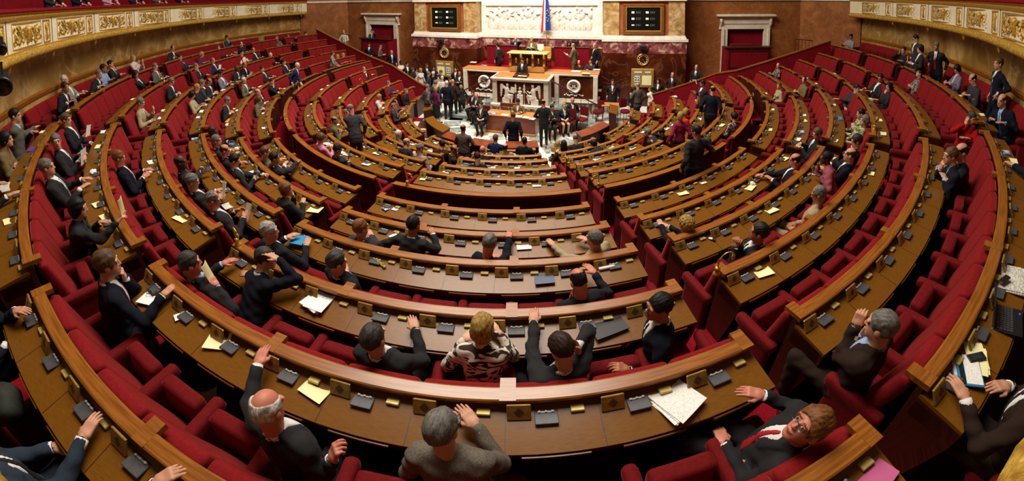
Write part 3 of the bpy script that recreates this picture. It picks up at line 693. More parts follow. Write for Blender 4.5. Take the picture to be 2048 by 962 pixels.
# ---- signed distance helpers and surface nets (rounded upholstery, people)
def surf(fn,lo,hi,h):
    lo=np.asarray(lo,float)-2*h; hi=np.asarray(hi,float)+2*h
    n=np.maximum(3,np.ceil((hi-lo)/h).astype(int)+1)
    ax=[lo[i]+h*np.arange(n[i]) for i in range(3)]
    X,Y,Z=np.meshgrid(*ax,indexing='ij'); Pn=np.stack([X,Y,Z],-1).reshape(-1,3).astype(np.float32)
    d=fn(Pn).reshape(n).astype(np.float32)
    s=d<0
    c=np.zeros(n-1,np.int8)
    for i in (0,1):
        for j in (0,1):
            for k in (0,1): c+=s[i:n[0]-1+i,j:n[1]-1+j,k:n[2]-1+k]
    act=(c>0)&(c<8); idx=np.argwhere(act)
    if len(idx)==0: return np.zeros((0,3)),np.zeros((0,4),int)
    vid=-np.ones(n-1,np.int64); vid[act]=np.arange(len(idx))
    acc=np.zeros((len(idx),3)); cnt=np.zeros(len(idx))
    corners=[(i,j,k) for i in (0,1) for j in (0,1) for k in (0,1)]
    for a in corners:
        for b in corners:
            if sum(abs(p-q) for p,q in zip(a,b))==1 and a<b:
                da=d[tuple((idx+a).T)]; db=d[tuple((idx+b).T)]; m=(da<0)!=(db<0)
                t=np.where(m,da/np.where(m,da-db,1),0)
                acc+=np.where(m[:,None],np.array(a)+(np.array(b)-np.array(a))*t[:,None],0); cnt+=m
    V=lo+h*(idx+acc/cnt[:,None]); F=[]
    for ax_ in range(3):
        u,v=[(1,2),(2,0),(0,1)][ax_]
        sl=[slice(1,-1)]*3; sl[ax_]=slice(0,-1)
        s0=s[tuple(sl)]; sl2=[slice(1,-1)]*3; sl2[ax_]=slice(1,None); s1=s[tuple(sl2)]
        e=np.argwhere(s0!=s1)
        if len(e)==0: continue
        fl=s0[tuple(e.T)]
        base=e.copy(); base[:,u]+=1; base[:,v]+=1
        def cell(du,dv):
            q=base.copy(); q[:,u]-=du; q[:,v]-=dv; return vid[tuple(q.T)]
        q=np.stack([cell(1,1),cell(0,1),cell(0,0),cell(1,0)],1)
        q[~fl]=q[~fl][:,::-1]; F.append(q)
    return V,np.concatenate(F)
def sd_box(Pn,c,hd,r):
    q=np.abs(Pn-np.asarray(c,np.float32))-(np.asarray(hd,np.float32)-r)
    return np.linalg.norm(np.maximum(q,0),axis=1)+np.minimum(q.max(1),0)-r
def smin(a,b,k):
    h=np.clip(.5+.5*(b-a)/k,0,1); return b+(a-b)*h-k*h*(1-h)
def seatmesh(name,fn,lo,hi,m,h=.022):
    V,F=surf(fn,lo,hi,h); o=mesh(name,V,F,[m],None,True); me=o.data; bpy.data.objects.remove(o); return me
# seat: origin on the floor under the back, y towards the well
def f_back(p):
    q=p.copy(); q[:,1]-=.20-.24*(q[:,2]-.38)
    d=sd_box(q,(0,0,.73),(.243,.05,.35),.03); return d-.02*np.cos(np.clip(q[:,0]/.24,-1,1)*1.5)*np.clip((1.1-q[:,2])*2,0,1)
BACK=seatmesh('backrest',f_back,(-.27,-.12,.33),(.27,.34,1.12),VELVETB)
def f_up(p):
    q=p.copy(); q[:,1]-=.33+.12*(q[:,2]-.42); return sd_box(q,(0,0,.5),(.185,.06,.19),.03)
CUSHUP=seatmesh('seat_cushion',f_up,(-.22,.2,.27),(.22,.48,.74),VELVET)
CUSHDN=seatmesh('seat_cushion',lambda p:sd_box(p,(0,.36,.4),(.19,.22,.065),.045),(-.22,.1,.3),(.22,.62,.5),VELVET)
def f_arm(p):
    a=sd_box(p,(0,.24,.33),(.035,.2,.3),.03); b=sd_box(p,(0,.25,.6),(.05,.24,.055),.035); return smin(a,b,.03)
ARM=seatmesh('armrest',f_arm,(-.06,-.02,.0),(.06,.52,.68),VELVET)
SROW=dict(Z='top row',A='second row down',B='third row down',C='fourth row down',D='fifth row down',E='row above cross aisle',G='row below cross aisle',H='fourth lowest row',I='third lowest row',J='second lowest row',K='lowest row')
SEATS=[]
def seat_rows():
    for k in ROWS:
        o=OUT[k]
        for (a0,a1) in SECT[k]:
            rr=RAIL[k]+.6; L=(a1-a0)*D2R*rr; n=max(1,int(round(L/.53)))
            for i in range(n):
                a=a0+(a1-a0)*(i+.5)/n; rb=(RAIL[o]-.06) if o!='W' else wallR(a)-.06
                SEATS.append((k,(a0,a1),i,n,a,rb,(a1-a0)/n*D2R*rb))
seat_rows()
SHOWN='222222222222212221121222112111112202000000010000000001000000000211112111111122211111222221122211212112121111111112111111111111120111111111111111111111111111122221111222112211112111211111111111111111111111111111111111221111111022222121111221212222111111111222212111111111111112211122111111111112222211221121121112111112222211122222222122222221211111112111222222112221221221111112222212202000122222111111111211112211111111111111122200100000010000212222111111121111111112222200100000100002222222221111112222202220020000010000220221111212211222200020000100022221211222222200200020022221'
def build_seats(occ,skip):
    ords=['first','second','third','fourth','fifth','sixth','seventh','eighth','ninth','tenth','eleventh','twelfth','thirteenth','fourteenth']
    def arr(me):
        V=np.zeros(len(me.vertices)*3,np.float32); me.vertices.foreach_get('co',V); F=np.zeros(len(me.polygons)*4,np.int32); me.polygons.foreach_get('vertices',F); return V.reshape(-1,3),F.reshape(-1,4)
    A={k:arr(m) for k,m in (('b',BACK),('u',CUSHUP),('d',CUSHDN),('a',ARM))}; VV=[];FF=[];MI=[];n0=0
    for idx,(k,(a0,a1),i,n,a,rb,w) in enumerate(SEATS):
        sh=SHOWN[idx]
        if sh=='0': continue
        sx=w/.5; up=(k,round(a,1)) not in occ; hz=((RZ[OUT[k]] if OUT[k]!='W' else .1)-FLOOR[k]-.085)/1.08
        if sh=='2':
            M=rotz(a*D2R); O=P(rb,a,FLOOR[k])
            for q,off,sc_,mi in (('b',0,(sx*.98,1,hz),0),('u' if up else 'd',0,(sx,1,1),1),('a',-w/2,(1,1,1),1)):
                V,F=A[q]; VV.append((V*np.array(sc_)+np.array([off,0,0]))@M.T+O); FF.append(F+n0); MI.append(np.full(len(F),mi)); n0+=len(V)
            continue
        t=empty('theatre_seat',P(rb,a,FLOOR[k]),a*D2R)
        j=i if a0+a1<0 else n-1-i; edge='outer'
        if j>=n/2: j=n-1-j; edge='inner'
        tag(t,f'{"empty folded" if up else "occupied"} red seat, {ords[j]} from {edge} end, {SROW[k]}, {sectname(a0,a1)}','seat','red velvet seats in the hemicycle')
        put(BACK,'backrest',t,(0,0,0),(0,0,0),(sx*.98,1,hz)); put(CUSHUP if up else CUSHDN,'seat_cushion',t,(0,0,0),(0,0,0),(sx,1,1))
        put(ARM,'armrest',t,(-w/2,0,0))
        if i==n-1: put(ARM,'armrest',t,(w/2,0,0))
    o=mesh('distant_seats',np.concatenate(VV),np.concatenate(FF),[VELVETB,VELVET],None,True,mi=np.concatenate(MI))
    tag(o,'remaining small red seats half hidden behind desks and people','seats',None,'stuff')
# ================================================================== people
f32=np.float32
def sd_cone(p,a,b,ra,rb,sq=None):
    a=np.asarray(a,f32); b=np.asarray(b,f32); pa=p-a; ba=b-a
    if sq is not None:
        n=np.asarray(sq[0],f32); k=sq[1]-1; pa=pa+np.outer(pa@n,n)*k; ba=ba+np.dot(ba,n)*n*k
    h=np.clip((pa@ba)/max(float(ba@ba),1e-9),0,1)
    return np.linalg.norm(pa-h[:,None]*ba,axis=1)-(ra+(rb-ra)*h)
def sd_ell(p,c,r,M=None):
    q=p-np.asarray(c,f32)
    if M is not None: q=q@M.astype(f32)
    r=np.asarray(r,f32); k0=np.linalg.norm(q/r,axis=1); k1=np.linalg.norm(q/(r*r),axis=1)
    return k0*(k0-1)/np.maximum(k1,1e-6)
def smax(a,b,k): return -smin(-a,-b,k)
SKIN=dict(p='#c08a6e',r='#bd7560',t='#9c6446',d='#4a2a1c',f='#cf9f84')
HAIR=dict(k='#0e0b0a',b='#2e1c12',l='#5d4028',g='#6d6862',s='#a8a298',w='#cfcac0',y='#a8843f',r='#4a2413',d='#37332f',o='#7a4a22')
SUIT=dict(K='#0e0e11',N='#12151f',C='#1f1f23',G='#565049',M='#333237',B='#182445',T='#7a6444',E='#9a8a6a',W='#cfc6b2',P='#c07f92',R='#9a0d14',O='#b02a12',U='#571f42',Y='#2a1d17',L='#857e76',H='#6d5a3a',V='#7d1c3c',A='#5d5a3e',Q='#8e4650',I='#c4b8b0',J='#2b3440',X='#6b6470',b='#7d97c0')
def cloth(c):
    h=SUIT.get(c,c); return mat('cloth_'+h.strip('#'),h,None,rough=.9,scale=9,bump=.35,bscale=14,detail=2,spec=.15,sheen=0)
def skinm(c): return mat('skin_'+c,SKIN[c],None,rough=.5,spec=.35)
def hairm(c): h=HAIR[c]; k='#%02x%02x%02x'%tuple(int(int(h[i:i+2],16)*.62) for i in (1,3,5)); return mat('hair_'+c,k,h,rough=.6,bump=.5,scale=90,stretch=(1,.35,.35),spec=.3,detail=3,lo=.3,hi=.6)
LIP=mat('lips','#8a4238',rough=.5); EYEM=mat('eye','#1c1512',rough=.2); EYEW=mat('eye_white','#cfc8c0',rough=.3)
FLORAL=mat('floral_cloth','#141015','#9a8a80',rough=.9,scale=26,detail=1,lo=.5,hi=.56)
GREENP=mat('green_print','#3c4a16','#a9a37a',rough=.9,scale=18,detail=2,lo=.42,hi=.6)
ZEBRA=mat('wave_print','#d2c4b4','#2a1510',rough=.9,scale=6,detail=1,stretch=(1,1,2.4),dist=2.2,lo=.5,hi=.53)
GREYF=mat('grey_print','#2e2a30','#8a817c',rough=.9,scale=24,detail=2,lo=.4,hi=.6)
TWEED=mat('grey_tweed','#6b6155','#4f473e',rough=.9,scale=120,detail=2)
PATT={'1':FLORAL,'2':GREENP,'3':ZEBRA,'4':GREYF,'5':TWEED}
SHOE=mat('shoe_leather','#0b0908',rough=.3)
SILVER=mat('spectacle_metal','#55565a',rough=.3,metal=.8)
def basis(f,up=(0,0,1)):
    f=norm(f); r=np.cross(f,up); 
    if np.linalg.norm(r)<1e-4: r=np.array([1.,0,0])
    r=norm(r); u=np.cross(r,f); return r,f,u
def ik(S,T,a,b,pole):
    d=T-S; L=np.linalg.norm(d)
    if L>(a+b)*.995: k=L/((a+b)*.995); k=min(k,1.12); a*=k; b*=k; 
    if L>(a+b)*.995: T=S+d/L*(a+b)*.995; d=T-S; L=np.linalg.norm(d)
    u=d/max(L,1e-6); x=(a*a-b*b+L*L)/(2*max(L,.06)); x=min(max(x,-.9*a),.97*a); h=math.sqrt(max(a*a-x*x,1e-4))
    pv=np.asarray(pole,float); pv=pv-u*(pv@u); pv=norm(pv)
    return S+u*x+pv*h,T
def hand_sdf(side,curl):   # local: wrist at origin, y along the fingers, z back of the hand; side +1 = right
    q=-side; segs=[]
    for i,(x,L) in enumerate(zip((.031,.0105,-.0105,-.030),(.074,.083,.077,.060))):
        c=curl*(.9+.12*i) if curl>=0 else (0.1 if i==0 else 1.5); y=.088-.004*abs(i-1); pnt=np.array([q*x,y,0.]); a=.15*c
        for s,(fr,r0,r1) in enumerate(((.46,.0098,.009),(.3,.009,.0083),(.24,.0083,.0072))):
            a+=c*(.55 if s else .35); d=np.array([q*x*.8*(1-min(c,1)*.6),math.cos(a),-math.sin(a)]); d/=np.linalg.norm(d); n=pnt+d*L*fr; segs.append((pnt,n,r0,r1)); pnt=n
    th=[(np.array([q*.026,.012,-.004]),np.array([q*.05,.044,-.014]),.0145,.0115),(np.array([q*.05,.044,-.014]),np.array([q*.052,.076,-.022-.01*max(curl,0)]),.0115,.0088)]
    def fn(p):
        d=sd_box(p,(0,.047,-.001),(.041,.047,.0135),.0125)
        d=smin(d,sd_cone(p,(0,-.05,0),(0,.015,0),.025,.028,((0,0,1),1.25)),.02)
        for a,b,r0,r1 in th: d=smin(d,sd_cone(p,a,b,r0,r1),.009)
        for i,(a,b,r0,r1) in enumerate(segs): d=np.minimum(d,sd_cone(p,a,b,r0,r1)) if i%3 else smin(d,sd_cone(p,a,b,r0,r1),.006)
        return d
    return fn
HANDC={}
def hand_mesh(side,curl,h):
    k=(side,round(curl,1),round(h,4))
    if k not in HANDC: HANDC[k]=surf(hand_sdf(side,curl),(-.075,-.06,-.13),(.075,.19,.05),h)
    return HANDC[k]
PEOPLE=[]; OCC=set()
def q_h(d,a,lo,hi): return min(max(a*d,lo),hi)
def person(x,y,row,hair='bs',skin='p',suit='K',shirt='w',tie='k',lh='d',rh='d',yaw=0,hy=0,hp=0,label='',opt='',pos=None):
    woman='w' in opt; sc=.94 if woman else 1.0
    if 'c' in opt: sc=.8
    stand=row[0]=='S'
    fat=1.12 if 'f' in opt else 1.0
    # ---- placement
    if stand:
        fl=FLOOR[row[1:]] if row[1:] in FLOOR else float(row[1:]); hz=fl+1.63*sc
        Yo=[float(t[1:]) for t in opt.split() if t[0]=='Y']
        if Yo: H=at_y(x,y,Yo[0]); fl=float(H[2])-1.63*sc
        elif pos is None: H=at_z(x,y,hz)
        else: H=np.array([pos[0],pos[1],hz])
        face=yaw; Pel=np.array([H[0],H[1],fl]); spine=.70*sc; pz=.92*sc
        lean=[float(t[1:])/100 for t in opt.split() if t[0]=='b']; lf=lean[0] if lean else 0.03
        fw=np.array([-math.sin(face*D2R),math.cos(face*D2R)])
        if lean:
            zz=fl+pz+spine*math.cos(lf); H=at_z(x,y,zz)
        Pel[:2]=H[:2]-fw*math.sin(lf)*spine; ls=0.0
    else:
        k=row[0] if pos is None else row[0]; fl=FLOOR.get(k,0.) if len(row)==1 else float(row[1:]); spine=.70*sc; pz=.50
        seat_r=(RAIL[k]+.56) if k in RAIL else None; lf=.1; ls=0
        lim=[float(t[1:])/100 for t in opt.split() if t[0]=='b']
        if pos is None and k in RAIL:
            if k=='Z': seat_r=RAIL[k]+.62
            for _ in range(6):
                H=at_z(x,y,fl+pz+spine*math.cos(lf)*math.cos(ls)); a=ang(H); off=seat_r-rad(H); off=min(max(off,-.2*spine),.72*spine); lf=math.asin(off/spine)
            if lim: lf=lim[0]; H=at_z(x,y,fl+pz+spine*math.cos(lf)); a=ang(H)
            face=a+yaw; base_r=rad(H)+math.sin(lf)*spine*math.cos(yaw*D2R)
            base_r=min(max(base_r,seat_r-.12),seat_r+.2)
            Pel=P(base_r,a,fl)
            ii=[s for s in SEATS if s[0]==k]; s=min(ii,key=lambda s:abs(s[4]-a)); OCC.add((k,round(s[4],1)))
            if abs(s[4]-a)<2.2*13/seat_r: Pel=P(base_r,a+.35*(s[4]-a),fl)
            fw=np.array([-math.sin(face*D2R),math.cos(face*D2R)]); rt=np.array([fw[1],-fw[0]]); dl=H[:2]-Pel[:2]
            lf=math.asin(min(max(dl@fw/spine,-.45),.8)); ls=math.asin(min(max(dl@rt/spine,-.5),.5))
        else:
            if lim: lf=lim[0]
            hz=fl+pz+spine*math.cos(lf)
            Yo=[float(t[1:]) for t in opt.split() if t[0]=='Y']
            H=np.array([pos[0],pos[1],hz]) if pos is not None else (at_y(x,y,Yo[0]) if Yo else at_z(x,y,hz)); fl=float(H[2])-(hz-fl)
            face=yaw; fw=np.array([-math.sin(face*D2R),math.cos(face*D2R)])
            Pel=np.array([H[0]-fw[0]*math.sin(lf)*spine,H[1]-fw[1]*math.sin(lf)*spine,fl])
    dist=float(np.linalg.norm(H-EYE))
    Rz=rotz(-face*D2R)        # world -> local
    def toL(w): return Rz@(np.asarray(w,float)-Pel)
    hj=q_h(dist,.0024,.0125,.032); hh=q_h(dist,.0011,.0058,.015); hf=q_h(dist,.0009,.0048,.013)
    # ---- skeleton (local)
    pelv=np.array([0,0,pz]); up=norm([math.sin(ls),math.sin(lf),math.cos(lf)*math.cos(ls)])
    X=norm(np.cross([0,1,0],up)); Fw=np.cross(up,X)
    tw=[float(t[1:]) for t in opt.split() if t[0]=='t']
    if tw: c,s=math.cos(tw[0]*D2R),math.sin(tw[0]*D2R); X,Fw=X*c+Fw*s,Fw*c-X*s
    neck=pelv+up*.52*sc+Fw*-.01; sh=.168*sc*(0.9 if woman else 1)*fat
    hdir=norm(up*.75+np.array([0,0,.25])); hc=neck+hdir*.175*sc+Fw*.03
    shz=pelv+up*.455*sc
    hb=hy*D2R; hf_=norm(Fw*math.cos(hb)-X*math.sin(hb)); hf_=norm(np.array([hf_[0],hf_[1],0])); 
    pt=hp*D2R; hr_=np.cross(hf_,[0,0,1]); hfwd=norm(hf_*math.cos(pt)-np.array([0,0,1])*math.sin(pt)); hr,hfwd,hup=basis(hfwd); 
    roll=[float(t[1:])*D2R for t in opt.split() if t[0]=='r']
    if roll: c,s=math.cos(roll[0]),math.sin(roll[0]); hr,hup=hr*c+hup*s,hup*c-hr*s
    HM=np.stack([hr,hfwd,hup],1)     # local head axes as columns
    def hd(v): return hc+HM@(np.asarray(v,float)*sc*.93)
    zr=RZ[row[0]] if (row[0] in RZ and not stand) else (RZ.get(row[1:],-9) if stand else -9)
    def hand_target(code,s):
        c=code[0]; pole=np.array([s*.6,-.35,-.8]); nrm=np.array([0,0,1.]); fd=None; curl=.35; ph=None
        if ',' in code:
            xx,yy=[float(t) for t in code[1:].split(',')[:2]]
            z0=zr-.055 if zr>-8 else fl+.76
            if c=='r': z0=zr+.025
            if c=='R': z0=zr+.05
            if c in 'hfPg': z0=float(code.split(',')[2])+fl
            T=toL(at_z(xx,yy,z0)); curl={'d':.3,'r':.35,'R':.6,'h':.8,'f':1.6,'P':-1,'g':.9}.get(c,.4)
            if c in 'hgf': pole=np.array([s*.5,-.2,-1.])
            return T,pole,nrm,fd,curl
        if c=='d': T=np.array([s*.15,.34,zr-fl-.05 if zr>-8 else .78])
        elif c=='D': T=np.array([s*.04,.33,zr-fl-.04 if zr>-8 else .8]); curl=.8; fd=np.array([-s*.8,.6,-.1])
        elif c=='l': T=np.array([s*.1,.3,pz+.12]); curl=.6
        elif c=='L': T=np.array([s*.03,.26,pz+.13]); curl=1.0; fd=np.array([-s*.8,.6,-.1])
        elif c=='c': T=hd((s*.03,.10,-.14)); pole=np.array([s*.35,.3,-1]); curl=1.3; fd=hup*.9+hr*(-s*.3); nrm=hfwd
        elif c=='e': T=hd((s*.13,.02,-.04)); pole=np.array([s*.8,.4,-.7]); curl=.5; fd=hup*1.0-hfwd*.3-hr*s*.2; nrm=hr*s
        elif c=='o': T=hd((s*.07,.07,.09)); pole=np.array([s*.9,.3,-.5]); curl=.4; fd=hup*.4-hfwd*1-hr*s*.4; nrm=hup+hfwd*.4
        elif c=='x': T=shz+up*-.17+Fw*(.17 if s>0 else .2)-X*s*.1; pole=np.array([s*.9,.1,-.8]); curl=.5; fd=-X*s+Fw*.2; nrm=Fw
        elif c=='p': T=shz-up*.14+Fw*.33+X*s*.12; pole=np.array([s*.6,-.2,-.8]); curl=.9; fd=np.array([-s*.3,.8,.2]); nrm=np.array([s*.8,0,.6])
        elif c=='s': T=np.array([s*.25*fat,.04,pz-.08]); pole=np.array([s*.4,-1,0]); curl=.5; fd=np.array([0,.15,-1]); nrm=np.array([s*1.,0,0])
        elif c=='k': T=np.array([s*.21*fat,.1,pz+.03]); pole=np.array([s*.8,-.8,0]); curl=1.; fd=np.array([0,.2,-1]); nrm=np.array([s*1.,0,0])
        elif c=='b': T=np.array([s*.04,-.2,pz+.05]); pole=np.array([s,-.4,0]); curl=.8; fd=np.array([-s,0,-.4]); nrm=np.array([0,-1.,0])
        elif c=='m': T=np.array([s*.05,.22,pz+.02]); pole=np.array([s*1.,-.3,0]); curl=.8; fd=np.array([-s*.7,.3,-.5]); nrm=np.array([0,1.,0])
        elif c=='g': T=shz+Fw*.42+X*s*.3+up*.02; curl=.4
        elif c=='u': T=shz+Fw*.3+X*s*.12+up*.05; curl=.7; fd=np.array([0,.3,1]); nrm=np.array([0,1.,.1])
        elif c=='B': T=np.array([s*.14,.36,.68]); pole=np.array([s*.8,.1,-.5]); curl=.8; fd=np.array([-s*.6,.8,-.1])
        elif c=='a': T=shz+Fw*.1+X*s*.48-up*.1; curl=.3
        else: T=np.array([s*.2,.3,.7])
        return T,pole,nrm,fd,curl
    arms=[]
    for s,code in ((-1,lh),(1,rh)):
        S=shz+X*s*sh; T,pole,nrm,fd,curl=hand_target(code,s)
        # target is the palm centre: step back to the wrist
        fdir=norm(fd) if fd is not None else None
        W=T-(fdir if fdir is not None else norm(T-S))*.07
        if code[0] in 'drRD': W=W+np.array([0,0,.02])
        E_,W=ik(S,W,.29*sc,.27*sc,pole)
        fa=norm(W-E_); 
        if fdir is None:
            fdir=fa.copy()
            if code[0] in 'drR': fdir=norm(np.array([fa[0],fa[1],fa[2]*.25]))
        n=nrm-fdir*(nrm@fdir); n=norm(n) if np.linalg.norm(n)>1e-3 else np.array([0,0,1.])
        arms.append((s,S,E_,W,fdir,n,curl))
    # legs
    legs=[]
    for s in (-1,1):
        hip=np.array([s*.085*fat,0,pz-.02])
        if stand:
            st_=.06 if s>0 else -.05
            kn=np.array([s*.095,.03+st_*.5,.5*sc]); an=np.array([s*.1,st_,.08])
        elif 'n' in opt.split():
            kn=np.array([s*.1,.40,.50]); an=np.array([s*.1,.26,.09])
        else: kn=np.array([s*.12,.42,.52]); an=np.array([s*.12,.40,.09])
        legs.append((hip,kn,an))
    # ---- fields
    fat_=fat*(.92 if woman else 1)
    def torso(p):
        q=p-pelv.astype(f32); l=np.stack([q@X.astype(f32),q@Fw.astype(f32),q@up.astype(f32)],1)
        m=l.copy(); m[:,1]*=1.42
        wl=.128 if woman else .15
        d=sd_cone(m,(0,0.01,.1*sc),(0,.01,.33*sc),wl*fat_,.178*sc*fat_)
        d=smin(d,sd_cone(m,(0,0,-.06),(0,0,.12),.165*fat_,wl*fat_),.06)
        if woman: d=smin(d,np.minimum(sd_ell(l,(-.07,.1,.31),(.065,.055,.065)),sd_ell(l,(.07,.1,.31),(.065,.055,.065))),.04)
        d=smin(d,sd_cone(l,(-sh*.82,-.005,.445*sc),(sh*.82,-.005,.445*sc),.068*sc,.068*sc),.07)
        d=smin(d,sd_cone(l,(0,-.012,.45*sc),(0,-.006,.52*sc),.078,.062),.05)
        return d,l
    def sleeves(p,r=1.0,cut=.035):
        d=None
        for s,S,E_,W,fdir,n,curl in arms:
            We=W+(E_-W)*cut/.27
            a=smin(sd_cone(p,S,E_,.066*sc*r,.054*sc*r),sd_cone(p,E_,We,.053*sc*r,.041*sc*r),.02)
            d=a if d is None else np.minimum(d,a)
        return d
    wn=rng2.random(3)*6
    def wrinkle(p): return .0055*np.sin(p[:,0]*34+wn[0]+np.sin(p[:,2]*23)*1.5)*np.sin(p[:,2]*31+wn[1]+p[:,1]*15)+.003*np.sin(p[:,1]*55+p[:,2]*44+p[:,0]*20)
    def wedge(l,w0,w1,b0=.1,b1=.5): return np.maximum.reduce([np.abs(l[:,0])-(w0+(w1-w0)*np.clip((l[:,2]/sc-b0)/(b1-b0),0,1)),b0*sc-l[:,2],-l[:,1]])
    hasj='v' not in opt.split()
    def jacket(p):
        d,l=torso(p); d=smin(d,sleeves(p),.035)
        if hasj and not woman:
            w=wedge(l,.006,.055); lap=np.maximum(d-.008,np.maximum(w-.04,-w)); d=np.minimum(d,lap)
        if stand: d=smin(d,sd_cone(p,pelv+np.array([0,0,.02]),pelv-np.array([0,0,.12]),.16*fat_,.175*fat_,((0,1,0),1.35)),.05)
        return d-wrinkle(p)
    def body(p):
        d,_=torso(p); d=smin(d+.02,sleeves(p,.78,.0),.03)
        for h_,k_,a_ in legs: d=smin(d,smin(sd_cone(p,h_,k_,.07,.05),sd_cone(p,k_,a_,.045,.035),.02),.03)
        return d
    def trousers(p):
        d=sd_ell(p,pelv+np.array([0,-.01,-.02]),(.17*fat_,.13*fat_,.12))
        for h_,k_,a_ in legs: d=smin(d,smin(sd_cone(p,h_,k_,.092*fat_,.07),sd_cone(p,k_,a_,.066,.052),.03),.03)
        return d-wrinkle(p)
    def H2(p): return (p-hc.astype(f32))@HM.astype(f32)/f32(sc*.93)
    def head(p):
        l=H2(p)
        d=sd_ell(l,(0,-.014,.032),(.076,.096,.096)); d=smin(d,sd_ell(l,(0,.028,-.045),(.059,.068,.085)),.03)
        d=smin(d,sd_ell(l,(0,.066,-.098),(.03,.025,.025)),.03)
        l2=l.copy(); l2[:,0]=np.abs(l2[:,0])
        d=smin(d,sd_ell(l2,(.03,.084,.03),(.03,.014,.012)),.015)
        d=smax(d,-sd_ell(l2,(.032,.106,.008),(.018,.017,.012)),.012)
        d=smin(d,sd_ell(l2,(.031,.082,.008),(.0145,.0145,.0125)),.003)
        d=smin(d,sd_cone(l,(0,.092,.012),(0,.107,-.028),.008,.0125),.012); d=smin(d,sd_ell(l2,(.012,.098,-.031),(.009,.01,.008)),.006)
        d=smin(d,sd_ell(l,(0,.093,-.062),(.024,.011,.0065)),.007); d=smin(d,sd_ell(l,(0,.09,-.074),(.02,.011,.007)),.007)
        d=smin(d,sd_ell(l2,(.079,-.008,-.012),(.011,.022,.033)),.008)
        d=d*f32(sc*.93)
        d=smin(d,sd_cone(p,neck-up*.05,hc+HM@np.array([0,-.02,-.05]),.062*sc*(.85 if woman else 1),.056*sc*(.85 if woman else 1)),.03)
        return d
    st=hair[1:] or 's'
    def hairf(p):
        l=H2(p); l2=l.copy(); l2[:,0]=np.abs(l2[:,0])
        t={'b':.004,'s':.010,'h':.008,'m':.017,'c':.024,'o':.021,'l':.021,'n':.011}.get(st[0],.010)
        d=sd_ell(l,(0,-.016,.034),(.077+t,.098+t,.097+t))
        nz=.0022*np.sin(l[:,0]*230+l[:,2]*50+wn[0]+3*np.sin(l[:,1]*30))*np.sin(l[:,1]*60+wn[1])+.003*np.sin(l[:,0]*55+wn[2]+l[:,1]*33+2*np.sin(l[:,2]*40))
        if st[0]=='c': nz=.010*np.sin(l[:,0]*95+wn[0])*np.sin(l[:,1]*90+wn[1])*np.sin(l[:,2]*95+wn[2])
        if st[0]=='o': d=smin(d,sd_ell(l,(0,-.05,-.03),(.095,.07,.1)),.03)
        if st[0]=='l': d=smin(d,sd_ell(l,(0,-.055,-.06),(.1,.065,.15)),.03); d=smin(d,sd_cone(l2,(.075,-.0,.0),(.085,.01,-.17),.032,.03),.02)
        if st[0]=='n': d=smin(d,sd_ell(l,(0,-.11,.05),(.045,.04,.045)),.02)
        d=d-nz
        nap=-.055 if st[0] in 'sbhmnc' else -.3
        d=smax(d,nap-l[:,2]-.25*np.maximum(-l[:,1]-.02,0),.012)
        face=sd_ell(l,(0,.105,-.03),(.074+(.006 if st[0] in 'olm' else .012),.085,.098 if st[0]!='h' else .125)); d=smax(d,-face,.008)
        ear=sd_ell(l2,(.082,.0,-.02),(.03,.028,.04))
        if st[0] in 'sbhnm': d=smax(d,-ear,.006)
        if st[0] in 'sbh': d=smax(d,np.minimum(.0-l[:,2],1)*0+(l[:,1]-.035-.5*np.maximum(l[:,2]-.0,0)*4),.01)
        if st[0]=='b': top=sd_ell(l,(0,.02,.145),(.082,.125,.105)); d=smax(d,-top,.006)
        if st[0]=='h': top=sd_ell(l,(0,.10,.13),(.06,.10,.07)); d=smax(d,-top,.006)
        return d*f32(sc*.93)
    # ---- meshes
    root=None; VV=[];FF=[];MI=[];n0=0
    def addp(V,F,mi):
        nonlocal n0
        if len(V)==0: return
        VV.append(V); FF.append(F+n0); MI.append(mi if isinstance(mi,np.ndarray) else np.full(len(F),mi)); n0+=len(V)
    V,F=surf(head,np.minimum(hc,neck)-.12*sc-np.array([0,0,.04]),hc+.135*sc,hh)
    cf=V[F].mean(1); l=H2(cf.astype(f32)); l2=l.copy(); l2[:,0]=np.abs(l2[:,0])
    mi=np.zeros(len(F),int)
    mi[np.linalg.norm((l2-np.array([.031,.095,.008]))/np.array([.0135,.02,.0095]),axis=1)<1]=2
    mi[np.linalg.norm((l2-np.array([.031,.098,.008]))/np.array([.0065,.02,.0075]),axis=1)<1]=1
    mi[np.linalg.norm((l-np.array([0,.1,-.068]))/np.array([.024,.02,.0105]),axis=1)<1]=3
    mi[np.linalg.norm((l2-np.array([.032,.098,.030]))/np.array([.024,.02,.0065]),axis=1)<1]=4
    addp(V,F,mi)
    for s,S,E_,W,fdir,n,curl in arms:
        Vh,Fh=hand_mesh(s,curl,hf); xx=np.cross(fdir,n); Mh=np.stack([xx,fdir,n],1)
        addp(W+(Vh*sc*.98)@Mh.T,Fh,0)
    V,F=surf(body,np.array([-.6,-.35,0.05]),np.array([.6,.75,pz+.6]),.04 if dist<13 else .05); addp(V,F,0)
    nm='person'
    root=mesh(nm,np.concatenate(VV),np.concatenate(FF),[skinm(skin),EYEM,EYEW,LIP,hairm(hair[0])],None,True,mi=np.concatenate(MI))
    root.location=Pel.tolist(); root.rotation_euler=(0,0,face*D2R)
    tag(root,label,'person')
    arms_pts=np.array([q for a in arms for q in (a[1],a[2],a[3])]+[pelv,neck])
    lo=arms_pts.min(0)-.2; hi=arms_pts.max(0)+.2; lo[2]=max(lo[2],.05)
    jm=PATT.get(suit) or cloth(suit)
    V,F=surf(jacket,lo,hi,hj); mesh('jacket' if (hasj or (not woman and suit not in 'Wb')) else ('blouse' if woman else 'shirt'),V,F,[jm],root,True)
